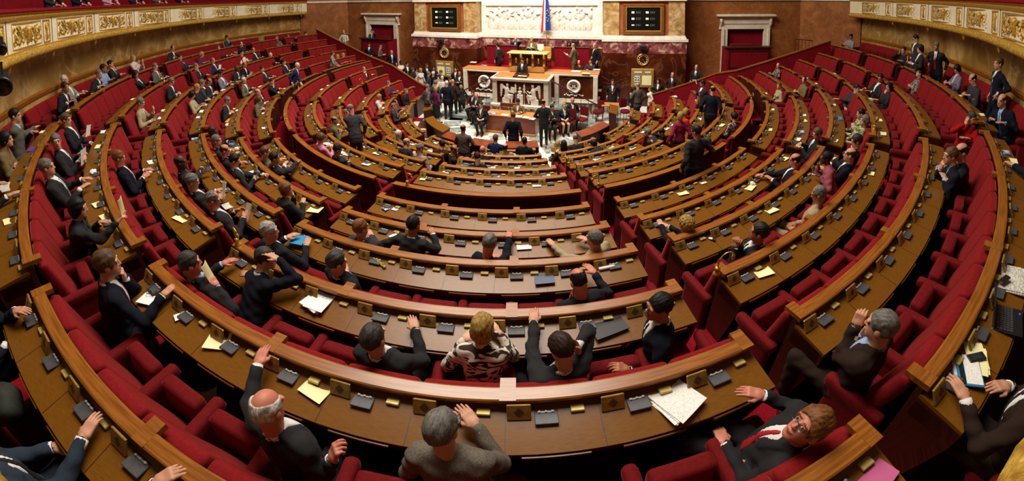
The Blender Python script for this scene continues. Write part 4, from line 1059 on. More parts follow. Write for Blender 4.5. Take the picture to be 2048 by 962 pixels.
    tr=SUIT.get('K' if (woman or not hasj) else suit,'#101014') if suit in SUIT else '#141418'
    if woman and suit in 'KNC': tr=SUIT[suit]
    if suit in '5': tr='#3a352f'
    tl=[t[1:] for t in opt.split() if t[0]=='q']
    if tl: tr=SUIT[tl[0]]
    if 'k' in opt.split():
        def skirt(p): return sd_cone(p,pelv,pelv-np.array([0,0,.42]),.16,.19,((0,1,0),1.3))
        V,F=surf(skirt,pelv-np.array([.3,.3,.6]),pelv+.3,hj*1.3); mesh('skirt',V,F,[cloth('K')],root,True)
        for h_,k_,a_ in legs: V,F=surf(lambda p:sd_cone(p,k_,a_,.05,.036),np.minimum(k_,a_)-.07,np.maximum(k_,a_)+.07,hj); mesh('lower_leg',V,F,[skinm(skin)],root,True)
    else:
        V,F=surf(trousers,np.array([-.32,-.25,.06]),np.array([.32,.62,pz+.14]),hj*1.25); mesh('trousers',V,F,[mat('cloth_'+tr.strip('#'),tr,None,rough=.9,bump=.3,scale=9,bscale=14)],root,True)
    if stand or 'n' in opt.split() or len(row)>1:
        for h_,k_,a_ in legs:
            V,F=surf(lambda p:smin(sd_ell(p,a_+np.array([0,.07,-.045]),(.045,.13,.035)),sd_ell(p,a_+np.array([0,0,-.02]),(.045,.06,.05)),.03),a_-np.array([.08,.1,.1]),a_+np.array([.08,.24,.08]),hj); mesh('shoe',V,F,[SHOE],root,True)
    if st[0]!='0':
        V,F=surf(hairf,hc-np.array([.17,.2,.32 if st[0] in 'ol' else .17])*sc,hc+.19*sc,hh*1.1); mesh('hair',V,F,[hairm(hair[0])],root,True)
    if hasj and shirt!='-':
        sm_=mat('shirt_'+shirt,dict(w='#d8d6d4',b='#8fa6c8',p='#c88f9c',k='#101012',c='#cfc6ae',r='#8a1420',v='#b79fc0')[shirt],rough=.8)
        def shirtf(p):
            d,l=torso(p); a=np.maximum(d-.005,wedge(l,.01,.055))
            q=p-neck.astype(f32); col=np.maximum(np.abs(sd_cone(p,neck-up*.01,neck+hdir*.04,.068*sc,.060*sc))-.005,np.abs(q@hdir.astype(f32)-.016)-.017)
            d=np.minimum(a,col)
            return d
        V,F=surf(shirtf,lo,hi,min(hj,.02)); mesh('shirt',V,F,[sm_],root,True)
        for s,S,E_,W,fdir,n,curl in arms: MB().tube([W+(E_-W)*.24,W+(E_-W)*.03],[.037*sc,.036*sc],12).build('shirt_cuff',sm_,root,True)
        if tie!='-':
            tc=dict(k='#101018',b='#24356a',l='#7f9cc8',r='#a3101c',p='#c0627c',g='#77787c',y='#b89a3a',m='#4a1426',s='#2b2b3a')[tie]
            def tief(p):
                d,l=torso(p); a=np.maximum(d-.013,np.maximum(np.abs(l[:,0])-(.036-.022*np.clip((l[:,2]/sc-.1)/.36,0,1)),np.maximum.reduce([.04*sc-l[:,2],l[:,2]-.5*sc,-l[:,1]])))
                return np.minimum(a,sd_ell(l,(0,.062,.487*sc),(.018,.016,.02)))
            V,F=surf(tief,pelv-np.array([.35,.3,.1]),pelv+np.array([.35,.6,.65]),min(hj,.012 if dist<6 else .016)); mesh('tie',V,F,[mat('tie_'+tie,tc,rough=.6)],root,True)
    if 'z' in opt.split():
        MB().tube([pelv+X*(.1*math.cos(u))+Fw*(.135+.02*math.sin(u))+up*(.42-.2*math.sin(u)) for u in np.linspace(0,math.pi,12)],.009,5).build('chain',BRASS,root,True)
    if 'g' in opt.split():
        b=MB()
        for s in (-1,1):
            pts=[hd((s*.033+.023*math.cos(t),.108,.006+.017*math.sin(t))) for t in np.linspace(0,2*math.pi,13)]; b.tube(pts,.0022,5,False)
            b.tube([hd((s*.056,.106,.01)),hd((s*.08,.06,.012)),hd((s*.084,-.01,.008))],.002,4)
        b.tube([hd((-.012,.112,.01)),hd((.012,.112,.01))],.0025,4); b.build('glasses',SILVER,root)
    info=dict(root=root,arms=[(Pel+Rz.T@a[3],Rz.T@a[4],Rz.T@a[5]) for a in arms],head=Pel+Rz.T@hc,Pel=Pel,face=face,fl=fl,R=Rz.T)
    PEOPLE.append(info); return info
rng2=np.random.default_rng(5)
# ================================================================== who sits and stands where
# x y row hair skin suit shirt tie left-hand right-hand yaw head-yaw head-pitch options | label
WHO='''
28 230 a ks p G b k d d81,255 5 -5 5 . | dark-haired man in taupe suit leaning on the yellow sheet, top left bench
12 278 a ko p H - - x x 0 -5 0 w v | dark-haired woman in tan jacket with folded arms by the purple folder
127 160 a wh p L w - d d 0 -5 0 . | white-haired man mostly hidden behind the man with the pink tie
130 175 a bs t C w p d d 0 -25 0 . | man in charcoal suit with pink tie leaning on the last desk row
198 146 a gs p C w k d d 0 -15 5 b25 | grey-haired man in dark suit leaning sideways beside the woman with the cream scarf
206 136 a ks t b - - d d 0 0 0 v g | young man in glasses and pale blue shirt at the wall bench
219.5 128 a kn p K c - c d 10 -10 0 w | black-haired woman in black with a cream scarf at the wall bench
265 116 a ys p I - - u u 0 0 0 w v | fair-haired woman in pale jacket raising both hands by the wall
345 96 a bh r K w r d d 0 -15 10 . | balding man in black suit reading a white paper at the wall bench
453 74 a ks t J b b l l 0 20 10 . | dark-haired man in blue grey suit highest on the left wall bench
358 113 a bs p K b b d d 0 0 5 . | man in black suit and pale blue shirt, alone in second row left
403 109 a yo p U - - d d 0 15 20 w v | fair-haired woman in dark plum top looking down at her desk
430 94 a gs p C w k d d 0 -35 0 . | grey-haired man in dark suit turned in profile towards the rostrum
452 89 a ks t L b - x x 0 0 5 g v | man in glasses and grey jacket with folded arms
482 88 a kb p K k - d d 0 0 5 . | balding man all in black, second row near the aisle
425 121 a gh r B w b d p 0 -10 5 . | man in bright blue suit holding up a sheet
391 132 a gs p K w - d c 0 0 5 . | man in black suit resting his chin on his hand beside a gooseneck lamp
483 105 a ks p W - k d d 0 -15 10 v | man in cream shirt and dark tie without jacket
506 100 a bb r K w - d d 0 -10 5 . | balding man in black suit and open white shirt next to the cream shirt
537 108 a ws p N w l l d 0 -25 5 . | white-haired man in navy suit with pale blue tie
473 136 a k0 d K w k d d 0 0 5 . | dark-skinned bald man in black suit reading
489 129 a kb t N w k d p 0 0 15 . | man in navy suit holding a folded paper, third row
439 147 a ks t X w - d d 0 -5 25 . | dark-haired man in grey violet suit bent over white papers
418 163 a kb t K w k D D 0 -5 25 . | balding man in black suit writing, second of the four bent readers
402 166 a gs p M w b D D 0 -5 25 . | grey-haired man in dark grey suit, third of the four bent readers
393 175 a ys p C - - D D 0 -5 20 v | fair short-haired person in dark jacket, nearest of the four bent readers
342 162 a gs p K w k D D 0 -10 30 . | grey-haired man in black suit reading white sheets at a desk
309 133 a gs p G w k d d 0 -10 10 . | grey-haired man in grey suit, second row above the black-haired woman
487 160 a wh p A w - d p 0 -10 15 . | white-haired man in olive jacket gesturing over a long sheet
523 138 a bs p K w r d d 0 -10 5 . | man in black suit with hands on the desk beside white sheets
543 162 a bs p C w r d c 0 -10 5 . | man in dark suit with bright red tie resting cheek on hand
567 124 a bs p K w l d d 0 -5 10 . | man in black suit with pale blue tie behind the standing blue suit
515 184 a gb p G w - c d 0 -15 0 . | bald grey man resting his face on his hand beside the cross aisle
518 199 a lo p A - - D D 0 -10 20 w v | brown-haired woman in olive top next to red papers by the cross aisle
570 77 a kb t N w - g d -10 10 0 . | man in navy suit and white shirt gesturing on the top bench
554 79 a gs p G - - d d -30 -40 0 . | grey-suited man turned towards the gesturing man in navy
617 66 Z bs p N w l l d 0 10 10 . | man in navy suit alone at the far end of the top bench
269 148 a kl t K w - d c 0 -5 5 w | long black-haired woman in black jacket with hand at her chin
280 205 a gs p E w k u p 0 -10 20 b12 | grey-haired man in beige jacket reading beside the pink folder
383 190 a ko p E - - d d 0 -10 25 w v | dark-haired woman in pale beige jacket bent over white papers
455 201 a gs p K w - D D 0 -10 30 g | grey-haired man in glasses and black suit above the yellow folder
129 239 a ls p C w l l p 0 -15 5 . | brown-haired man in charcoal suit and pale blue tie reading a raised sheet
108 283 a gs p K w k p p 0 -70 0 . | grey-haired man with striped tie looking up, holding an open newspaper
89 335 a gs p K w g d d -5 0 0 . | grey-haired man in black suit with pale tie in profile at the left
234 316 a os r N w p d p 0 -5 15 g | reddish-haired man in navy suit with pink tie reading newspaper
155 416 a ko p K - - d214,448 P246,440,.98 -8 -15 5 w v | dark bobbed woman in black holding up a long yellow sheet
212 526 a lm p N w p c d345,592 -8 -10 5 . | brown-haired man in navy suit beside spectacles lying on a white sheet
358 325 a kb d K w s d d418,328 0 -20 0 . | bald dark-skinned man in black suit stretching one hand along the desk
381 364 a gs p K w r d p 0 -20 15 g | grey-haired man in glasses and black suit reading white sheets
421 400 a gh r K w r p p -5 -20 20 . | pink-faced grey-haired man in black suit holding a newspaper
423 263 a bs d K w - d c 0 -15 5 . | short-haired dark-skinned man with hand at his mouth, fourth row
431 281 a gs p K w - d d 0 -20 5 . | grey-haired man in dark suit in front of a bald man
448 300 a bb r C w - d c -5 -20 10 . | bald pink-headed man in dark suit resting his chin
467 320 a ks p K w k d537,352 p 0 -25 20 . | dark-haired man in black suit reading and stretching one hand to the rail
529 304 a ls p A w - d d 0 -20 5 . | brown-haired man in olive suit behind the man resting his hand on the rail
547 316 a ks t K w p d r598,324 0 -20 5 . | dark-haired man in black suit and pink tie with hand on the rail
572 377 a oo p K - - c d613,407 0 -25 0 w v | woman with dark red bob in black top beside a large yellow sheet
375 530 a ds r K b b d P445,565,.98 0 -20 5 . | dark grey-haired man in black suit holding a long yellow sheet
535 464 a ss p C w - d d622,490 0 -40 5 . | silver-haired man in dark suit beside the bright blue folder
533 515 a ds p N w - d o -10 -25 10 . | man in navy suit clutching his head with one hand
670 527 a ds p C w - l d690,540 -15 -20 10 . | short dark-haired man in charcoal suit seen from behind, alone
720 457 a os p M w - l d742,470 5 -25 5 . | brown-haired man in grey jacket seen from behind with one raised hand
828 447 a ks t K w - d800,500 d869,465 0 -20 5 . | broad dark-haired man in black suit seen from behind
978 494 a gs r N - - d r1021,468 -40 20 35 g b50 | grey-haired man in glasses bending low with an arm on the rail
1191 479 a gs p E - - d1099,488 d1170,480 30 10 0 v | grey-haired man in beige jacket resting one arm along the desk
1158 566 a kb r C - - c r1187,540 15 0 35 v b30 | balding man in black seen from behind with bowed head and one fist raised
1374 452 a yc p N w - d1318,447 d1328,452 15 5 15 w b25 | curly blond woman in black leaning forward with folded hands
1522 466 a ks t C w k f1459,487,1.0 f1470,490,1.0 40 0 -5 . | dark-haired man in dark suit with fingertips pressed together
1322 612 a ks t N w k g1240,752,.8 l 70 20 0 b5 | large dark-haired man in navy suit twisted sideways on his seat
1126 703 a bs p K w - r1066,634 e 25 10 30 b40 | dark-haired man in black leaning with hand at his ear and one on the rail
966 655 a yo f 3 - - d d990,652 0 -10 15 w v | blond woman in cream and brown wave-patterned top
743 681 a ds p K w - l d834,652 -5 -5 5 . | short dark-haired man in black suit with one hand on the reflecting desk
530 822 a wb r K w - r519,716 f690,925,.9 -5 5 15 . | bald white-fringed man in black suit seen from behind
880 855 a gs p 5 b - l d948,838 -5 -10 5 g v | grey-haired man in grey tweed jacket nearest the camera
1625 862 a om r K w r L d1505,785 38 35 -35 g b-35 | man in glasses with bright red tie leaning far back, pointing
1768 655 a gs p Y b - f1712,632,1.02 f1712,665,1.0 5 5 5 . | grey-haired man in brown suit raising two fists before his desk
1641 388 a gh t E r - L L 10 10 20 b-2 | bald grey man in beige jacket and red scarf with clasped hands
1593 320 a kb r N w - d d1518,353 20 0 10 . | balding man in navy suit stretching one arm along his desk
1652 315 a kn d Q - - d c 15 10 0 w v | woman with dark hair pinned up in rose jacket with hand at her cheek
1703 310 a bb p N w k d d 0 10 0 g | balding man in glasses and navy suit behind the woman in rose
1716 282 a bm p K w - d c 5 15 15 . | brown-haired man in black covering his mouth with his hand
1732 241 a go p 2 - - L L 5 10 0 w v | grey-haired woman in green patterned jacket
1724 227 a ks p 2 - - l l 0 10 5 w v | dark-haired woman in green behind the grey-haired patterned jacket
1637 266 a lm p C w s D D 20 20 15 . | brown-haired man in dark suit with clasped hands before yellow pages
1559 171 a ls p E - - L L 10 30 0 w v | short-haired woman in pale beige jacket next to the cross aisle
1609 160 a bh p H w - D D 10 35 20 v | man in brown jacket reading a red folder
1557 131 a kb p 1 - - d d 0 45 10 w v | black-haired woman in dark floral top beside a black bag
1714 179 a ks p M - - d1660,200 l 60 60 10 b40 | man in dark grey jumper bending sideways with an outstretched arm
1763 156 a ks t K w - d d 15 25 10 . | dark-haired man in black suit and open white shirt smiling at his desk
1780 173 a kl p K - - d c 10 20 5 w v | long-haired woman in black with hand at her cheek above the green sheet
1841 147 a ks p 4 - - x x 0 0 -15 w v | dark-haired woman in grey print blouse leaning back with folded arms
1945 172 a kb p M - - D D 5 0 30 v | bald man in grey jacket smiling down at his hands
2004 201 a bb p N b b d d 35 0 5 . | man in navy suit in profile at the right wall bench
1945 236 a ds p R - - d e 60 60 15 w v b25 | dark-haired person in bright red jacket turned away from the camera
1924 303 a kb p C w - d d 0 30 10 . | bald-crowned man in dark suit half hidden behind the man touching his chin
1902 310 a ls p N b b d1880,360 c 5 25 5 . | brown-haired man in navy suit touching his chin beside a white leaflet
1703 73 a ks t L b - d d 10 20 25 v | dark-haired man in pale grey jumper bent over the far right bench
1808 100 a bs p K b - d e 10 20 5 v | young person leaning head on hand below the standing group
1916 138 a ko p X v - D D 5 20 30 w | dark bobbed woman in pink shirt and grey jacket reading a red folder
1833 76 SZ ks p M w - d1805,110 s 80 -20 25 g | bearded man in dark grey suit standing by the right wall bench
1842 97 SZ ko p K w - p p 60 0 10 w | dark-haired woman in black standing with a raised notebook
1873 92 SZ gs p K w r s k 110 10 30 b25 | man in black suit bending towards the standing group
1999 126 SZ ls p N w b k s 60 10 0 . | tall man in navy suit standing at the wall with hand in pocket
595 131 SE ws p B w - d604,172 s -50 -10 20 b35 | white-haired man in bright blue suit bending over the cross aisle
688 63 S-1.45 gb p W - - m m 200 0 15 v Y2.6 | man in white shirt sitting by the iron railing beyond the barrier
738 89 S-2.15 bs p N w k m s 215 20 20 . | man in navy suit standing beyond the barrier beside a man in beige
761 94 S-2.35 gs p G - - p p 290 10 40 b18 v | stooping man in grey beige suit looking at his phone beyond the barrier
783 104 S-2.55 gh p N w l s s 230 20 0 g | man in glasses and navy suit standing nearest the door frame
665 106 SE lo p L - - d d -50 -20 10 w v b10 | brown-haired woman in pale jacket leaning over the two seated women
675 113 a yo p C - - d d 10 20 15 w v | fair-haired woman in dark top between two other women
686 110 a yo p P - - d d 0 20 15 w v | blond woman in bright pink jacket at the upper left
727 138 a gh p C w - c d748,150 -10 10 5 . | grey man in charcoal jacket, one hand at chin, one arm along desk
776 166 a gs p M - - d d -5 0 10 v | grey-haired man in dark grey suit leaning back below a brass lamp
811 182 a gs p C - - L L 0 -5 0 v | grey-haired man in charcoal suit near the crowd, hands clasped
758 193 a yo p I - - D D 0 0 20 w v | blond woman in pale blouse reading at her desk
786 212 a gs p M - - L L 0 0 10 v | grey-haired man in blue grey suit looking at papers in his lap
789 204 a bh r G - - d d 0 0 5 v | brown-haired man partly hidden behind the man with papers in his lap
701 217 SG gb r M w - d716,242 s 60 30 30 b30 | bald man in grey suit standing and bending between the benches
691 225 a gs p K - - d d 0 -30 5 v | grey-haired man seated behind the bending bald man
669 240 a kb t A - - D D 0 -20 5 v g | dark-haired man in olive jacket with clasped hands
641 276 a lc p P - - D D 0 -25 25 w v | curly brown-haired woman in pale pink jacket reading a newspaper
673 299 a ks t K w p P694,324,.75 P700,324,.75 0 -20 20 . | dark-haired man in black suit checking a phone
796 268 a ws p G - - l l 0 -10 5 v | white-haired man in grey seen from behind near the inner benches
813 284 a gb p C - - d d 0 -15 10 v | balding grey man in charcoal jacket seen from behind
839 296 a gs p L - - l l -10 -15 20 v | grey-haired man in light grey jacket seen from behind
884 287 a ks p Y - - d d 10 55 0 v | dark-haired man in brown suit turning his head to the side
907 300 a bb t Y - - d934,318 d930,322 -50 -20 20 v b30 | balding man in brown suit leaning towards the blue folder
955 314 a ks p N - - d d 15 15 35 v b30 | dark-haired man in navy bent low over the blue folder
926 256 S-3.2 kb t G - - m m 0 -5 0 v | man in grey suit standing at a front desk with his back turned
966 298 a k0 r N w - d d 0 -10 0 v | bald man in navy seen from behind in the centre front rows
991 276 Q-3.2 ls p B - - d d 0 0 0 v | brown-haired man in blue suit, seated back turned, facing clerk table
1010 295 a kb p A - - d d 0 -5 0 v | dark-haired man in olive jacket seen from behind, second inner row
1049 282 Q-3.2 ks p N - - d d 0 0 0 v | dark-haired man in navy seated opposite the clerk table
1110 280 a yl f A - - d d 0 -15 15 w v | long blond-haired woman seen from behind by the yellow pad
1128 289 a kl p Y - - d d 0 -15 15 w v | long black-haired woman in brown seen from behind
1151 277 Q-3.2 lb p C - - d d 20 0 35 v b35 | grey brown-haired man bent over the pink folder
1184 282 a ko p K - - d d 0 20 10 w v | dark-haired woman in black holding red papers, low right bench
1294 262 a gm p M - - D D 5 20 10 v | grey-haired man in grey suit with clasped hands on the right benches
1324 264 a ks p N - - d e 15 30 25 w v | black-haired person in navy writing with head propped on one hand
1362 232 SH yo p V - - s s 10 -40 15 w v | blond woman in magenta coat standing with her back turned
1371 224 SI yo p O - - d d -60 10 25 w v b15 | blond woman in orange jacket leaning to the woman in magenta
1394 262 SF ks t K - - s k 25 20 15 v f | broad man in black suit standing with back turned in the cross aisle
1414 285 a ds r R - - c c -40 60 0 w v | grey-haired person in red jacket seated behind the man in black
1469 233 a kc p 1 - - L L -30 20 10 w v | woman with curly black hair in dark floral blouse
1406 166 SH ks t K w r s m 110 -20 10 g | man in black suit with long red tie standing among the right benches
1425 179 SG kb p N - - s s -20 20 10 v f | man in navy suit with his back turned facing the red tie
1393 134 S-2.65 kb p K w k m s 150 10 0 . | man in black suit with white folder standing beyond the right barrier
1345 149 S-3.05 kb p K w r m s 170 10 5 . | bald man in black suit with red tie standing at the right barrier
1317 161 S-3.2 kl p K w - s s 160 -10 0 w Y2.2 | small dark-haired woman in black beneath the date board
1301 178 S-3.2 ls p W - - s s 90 20 0 w v c Y1.5 | short woman in white coat beside the grey-suited man
1276 171 S-3.2 gb p G - - p s 40 10 10 v f | man in brown grey suit with his back turned before a date board
1266 179 S-3.2 ko p K - - s s -120 0 0 w v c | short dark-haired woman in black facing the brown grey suit
1226 163 S-3.2 bs p K w - s s 175 0 0 Y1.3 z | usher in black tailcoat with chain standing behind the small table
1145 200 Q-3.2 k0 r K w - L L 205 -15 0 n z | bald usher in black tailcoat seated at the end of his row
1128.5 211 Q-3.2 ys f K w - L L 205 -10 0 n w k | blond woman usher in black skirt suit with crossed legs
1104 215 Q-3.2 ks t K w - x x 195 20 5 n f z | stout dark-haired usher holding his lapels with both hands
1087 205 S-3.2 kb r K w - m s 20 -40 10 . | bald man in black suit standing at the clerk table corner
1026 231 S-3.2 ls p N - - s s 10 20 20 v | man in navy suit walking past the clerk table
1036 203 Q-3.2 ks t H w - d d 180 0 25 . | clerk in tan jacket writing at the mahogany table
962 209 Q-3.2 bs p K w - L L 180 -10 0 n z | young usher in black with open collar seated beside the clerk table
953 192 Q-3.2 bb r K w - x x 165 30 0 n | grey balding usher in black seated with folded arms
946 186 Q-3.2 bs r K w - l l 160 30 0 n | usher in black half hidden behind the balding usher
1045 120 S-2.18 ks p C w k d d 180 0 15 Y0.75 | speaker in dark grey suit standing at the rostrum
1031 78 S-1.75  bb p N b b e m 180 10 5 Y3.08 | balding man in navy with hand at his ear behind the partition
1063 80 Q-1.6 yo p A c - D D 180 0 0 w Y2.1 | blond woman in olive jacket presiding at the raised desk
1138 86 S-1.9 kl p K - - m m 180 20 10 w v Y3.08 | black-haired woman behind the right red partition
1154 84 S-1.9 bo p Y - - m m 180 -20 10 w v Y3.08 | brown-haired person beside the black monitor
1147 91 S-2.1 gb p A w - p s 80 0 10 Y2.1 | bald man in olive suit standing with a paper before the right partition
1158 125 Q-2.5 kb r Y - - c d 180 0 15 g v Y2.0 | balding man in brown at the counter resting his chin on his fist
1181 122 Q-2.5 bs p M - - c d 180 0 10 v Y2.0 | brown-haired man in grey at the counter end with hand at his mouth
1190 91 S-2.1 gb p N w k s k 120 20 0 Y2.35 | bald man in navy suit standing at the marble corner
996 91 S-2.1 ks p K w - s s 70 0 0 Y2.1 | man in black with white collar walking before the left partition
801 125 S-3.0 ks d W - - m m 250 0 10 w v Y2.2 | dark-skinned short-haired woman in white by the door frame
814 128 S-3.1 ks p K w - s s 230 20 10 w Y2.0 | woman in black vest with white shirt at the edge of the crowd
825 139 S-3.15 lo p K - - s s 250 20 10 w v Y1.9 | dark brown-haired woman in black at the back of the crowd
832 139 S-3.2 ko p L - - s s 250 20 10 w v c Y2.2 | small woman with brown hair half hidden in the crowd
841 140 S-3.2 yo p I - - s s 250 20 10 w v Y1.7 | blond woman in pale pink jacket in the crowd
853 131 S-3.2 ds t N w k s s 230 20 5 Y2.35 | man in navy at the back of the crowd under the clock
867 136 S-3.2 ks t N w k s s 200 20 5 Y2.3 | dark-haired man in navy at the back of the crowd by the date board
857 147 S-3.2 gh r M - - s s 300 20 10 v Y1.5 | pale grey-haired man in dark grey in the middle of the crowd
866 147 S-3.2 wm p N - - s s 330 20 10 v Y1.7 | white-haired man in navy in the middle of the crowd
876 152 S-3.2 bb p L - - s s 30 20 10 v Y1.45 | brown-haired man in pale grey in the crowd
882 144 S-3.2 ls p C - - s s 120 20 10 v Y2.2 | light brown-haired man at the back of the crowd beneath the board
884 156 S-3.2 ws p I - - s s 10 20 10 v Y1.3 | white-haired man in pale jacket in the crowd
900 157 S-3.2 ls p C - - s s 40 20 10 v Y1.5 | fair-haired man in dark suit between the ushers and crowd
854 173 S-3.2 gs p G - - s s -30 10 10 v | grey-haired man in grey suit at the near side of the crowd
871 178 S-3.2 yo f U - - s s -10 10 10 w v k | blond woman in purple jacket and black skirt with straw bag
870 165 S-3.2 gs p M - - s s 10 20 10 v | grey-haired man in dark grey behind the woman in purple
893 166 S-3.2 wh p N - - s s 10 15 10 v f | broad white-haired man in navy suit with his back turned
905 163 S-3.2 w0 r Y - - s s 5 15 10 v f | bald pink-headed man in brown suit with his back turned
922 174 S-3.2 yo p K - - s s 40 10 10 w v c | small fair-haired woman in black beside the stair rail
911 138 S-3.2 bs p K w - s s 190 10 0 Y2.2 | young usher in black with white shirt behind the crowd
919 147 S-3.2 kb t K w - x x 190 10 0 Y1.8 | usher in black with folded arms beside the counter
744 62 S-1.9 bs p M b - e d 200 0 10 g Y3.75 | man in grey suit leaning on the doorway booth
2110 735 a gs p Y w k d1903,790 d1985,778 5 0 0 . | man in brown suit at the right edge, hands on a blue folder
2085 300 a ds p N w k d2018,331 l 5 0 0 . | dark-suited arm reaching in beside newspapers at the right edge
-45 330 a ds p K w k d8,374 d28,397 0 0 0 . | dark-suited arms holding a newspaper at the left edge
-60 560 a ds p N w k d52,628 l 0 0 0 . | dark-suited arm laid on the last desk row at the left edge
-110 905 a ds p J w k l d192,862 0 0 0 . | dark blue-suited arm reaching to a brass slot in the bottom corner
300 1015 a ds p K w k d335,948 l 0 0 0 . | hand raised over the last desk row at the bottom edge
'''
def parse():
    for ln in WHO.strip().split('\n'):
        a,lab=ln.split('|'); t=a.split(); x,y,row=float(t[0]),float(t[1]),t[2]
        if row=='a':
            best=None
            for k in ROWS:
                H=at_z(x,y,FLOOR[k]+1.19); e=abs(rad(H)-(RAIL[k]+.5))
                if best is None or e<best[0]: best=(e,k)
            row=best[1]
            if best[0]>.35: print('ROWFIT',lab,best)
        o=' '.join(t[13:]); o='' if o=='.' else o
        INFO[lab.strip()]=person(x,y,row,t[3],t[4],t[5],t[6],t[7],t[8],t[9],float(t[10]),float(t[11]),float(t[12]),lab.strip(),o)
INFO={}
parse()

# ================================================================== papers, lamps and other loose things
PRINT=mat('printed_sheet','#c6c4c0','#efece7',rough=.75,scale=45,stretch=(1,8,1),detail=2,lo=.38,hi=.5)
NEWS=mat('newsprint','#9f9b94','#dcd7cc',rough=.8,scale=34,stretch=(1.3,3,1),detail=3,lo=.36,hi=.6)
PC=dict(w=PAPER,y=YPAPER,n=NEWS,p=PRINT,b=mat('blue_card','#2a86b8',rough=.5),s=mat('steel_blue_card','#46536b','#525f78',rough=.5,scale=5),r=mat('red_card','#b3222c',rough=.6),k=mat('pink_card','#c05a8c',rough=.6),v=mat('violet_card','#6a2f92',rough=.6),o=mat('amber_card','#d39312',rough=.6),l=mat('leaflet_print','#3f5f9c','#b9c3d4',rough=.5,scale=14,detail=2,lo=.45,hi=.55),g=mat('green_card','#7fb83f',rough=.6),d=mat('black_leather','#0d0d0e',rough=.45))
PN=dict(w='white sheet',y='yellow sheet',n='open newspaper',p='printed white sheet',b='bright blue folder',s='steel blue folder',r='red folder',k='pink folder',v='violet folder',o='amber folder',l='blue and white leaflet',g='green card',d='black folder')
rp_=random.Random(11)
def sheet(name,w,h,m,t=.003,bend=.012,curl=0,nx=6,ny=6,n=1):
    b=MB()
    for q in range(n):
        rz=rotz((rp_.random()-.5)*.35*(q>0)); V=[];F=[]; ox,oy=(rp_.random()-.5)*.02*q,(rp_.random()-.5)*.02*q
        for side in (0,1):
            for j in range(ny+1):
                for i in range(nx+1):
                    u=i/nx-.5; v=j/ny-.5; z=bend*(4*u*u)*(.5+v)+curl*max(0,u+v-.35)**1.5+q*t*1.2+(t if side==0 else 0)
                    V.append(rz@np.array([u*w+ox,v*h+oy,z])) 
        N=(nx+1)*(ny+1)
        for j in range(ny):
            for i in range(nx): a=j*(nx+1)+i; F+= [(a,a+1,a+nx+2,a+nx+1),(N+a,N+a+nx+1,N+a+nx+2,N+a+1)]
        rim=[i for i in range(nx+1)]+[(j+1)*(nx+1)-1 for j in range(1,ny+1)]+[ny*(nx+1)+i for i in range(nx-1,-1,-1)]+[j*(nx+1) for j in range(ny-1,0,-1)]
        for a,c in zip(rim,rim[1:]+rim[:1]): F.append((a,N+a,N+c,c))
        b.add(V,F)
    return b.build(name,m)
def desk_at(x,y):
    best=None
    for k in ROWS:
        p=at_z(x,y,RZ[k]-.10); e=abs(rad(p)-(RAIL[k]+.19))
        if best is None or e<best[0]: best=(e,k,p)
    k,p=best[1],best[2]; r=min(max(rad(p),RAIL[k]+.13),RAIL[k]+.3); a=ang(p); return k,P(r,a,RZ[k]-.085-.04*(r-RAIL[k]-.02)/.31),a
USED={}
def near_label(kind,p,k=None,a=0):
    best=min(PEOPLE,key=lambda q:np.linalg.norm(q['Pel'][:2]-p[:2])+.3*abs(q['fl']-p[2]+.75)); d=np.linalg.norm(best['Pel'][:2]-p[:2])
    if d<1.05 or k is None:
        s=best['root']['label'].split(' '); n=' '.join(s[:9]); n=n[:-len(n.split(' ')[-1])-1] if n.split(' ')[-1] in ('in','a','the','of','with','on','and','by','his','her','from','beside','at','to') else n
        n=n.rstrip(',')
        art='' if n.split(' ')[0] in ('hand','dark-suited') else 'the '
        lab=f'{kind} near {art}{n}'
    else:
        q0,q1=min(SECT[k],key=lambda q:abs(a-(q[0]+q[1])/2)-(q[1]-q[0])/2); sn=sectname(q0,q1)
        lab=f'{kind} on an empty desk, {SROW[k]}, {sn}'
    c=USED.get(lab,0); USED[lab]=c+1
    if c: lab=['','second ','third ','fourth ','fifth ','sixth '][c]+lab
    return ' '.join(lab.split(' ')[:16])
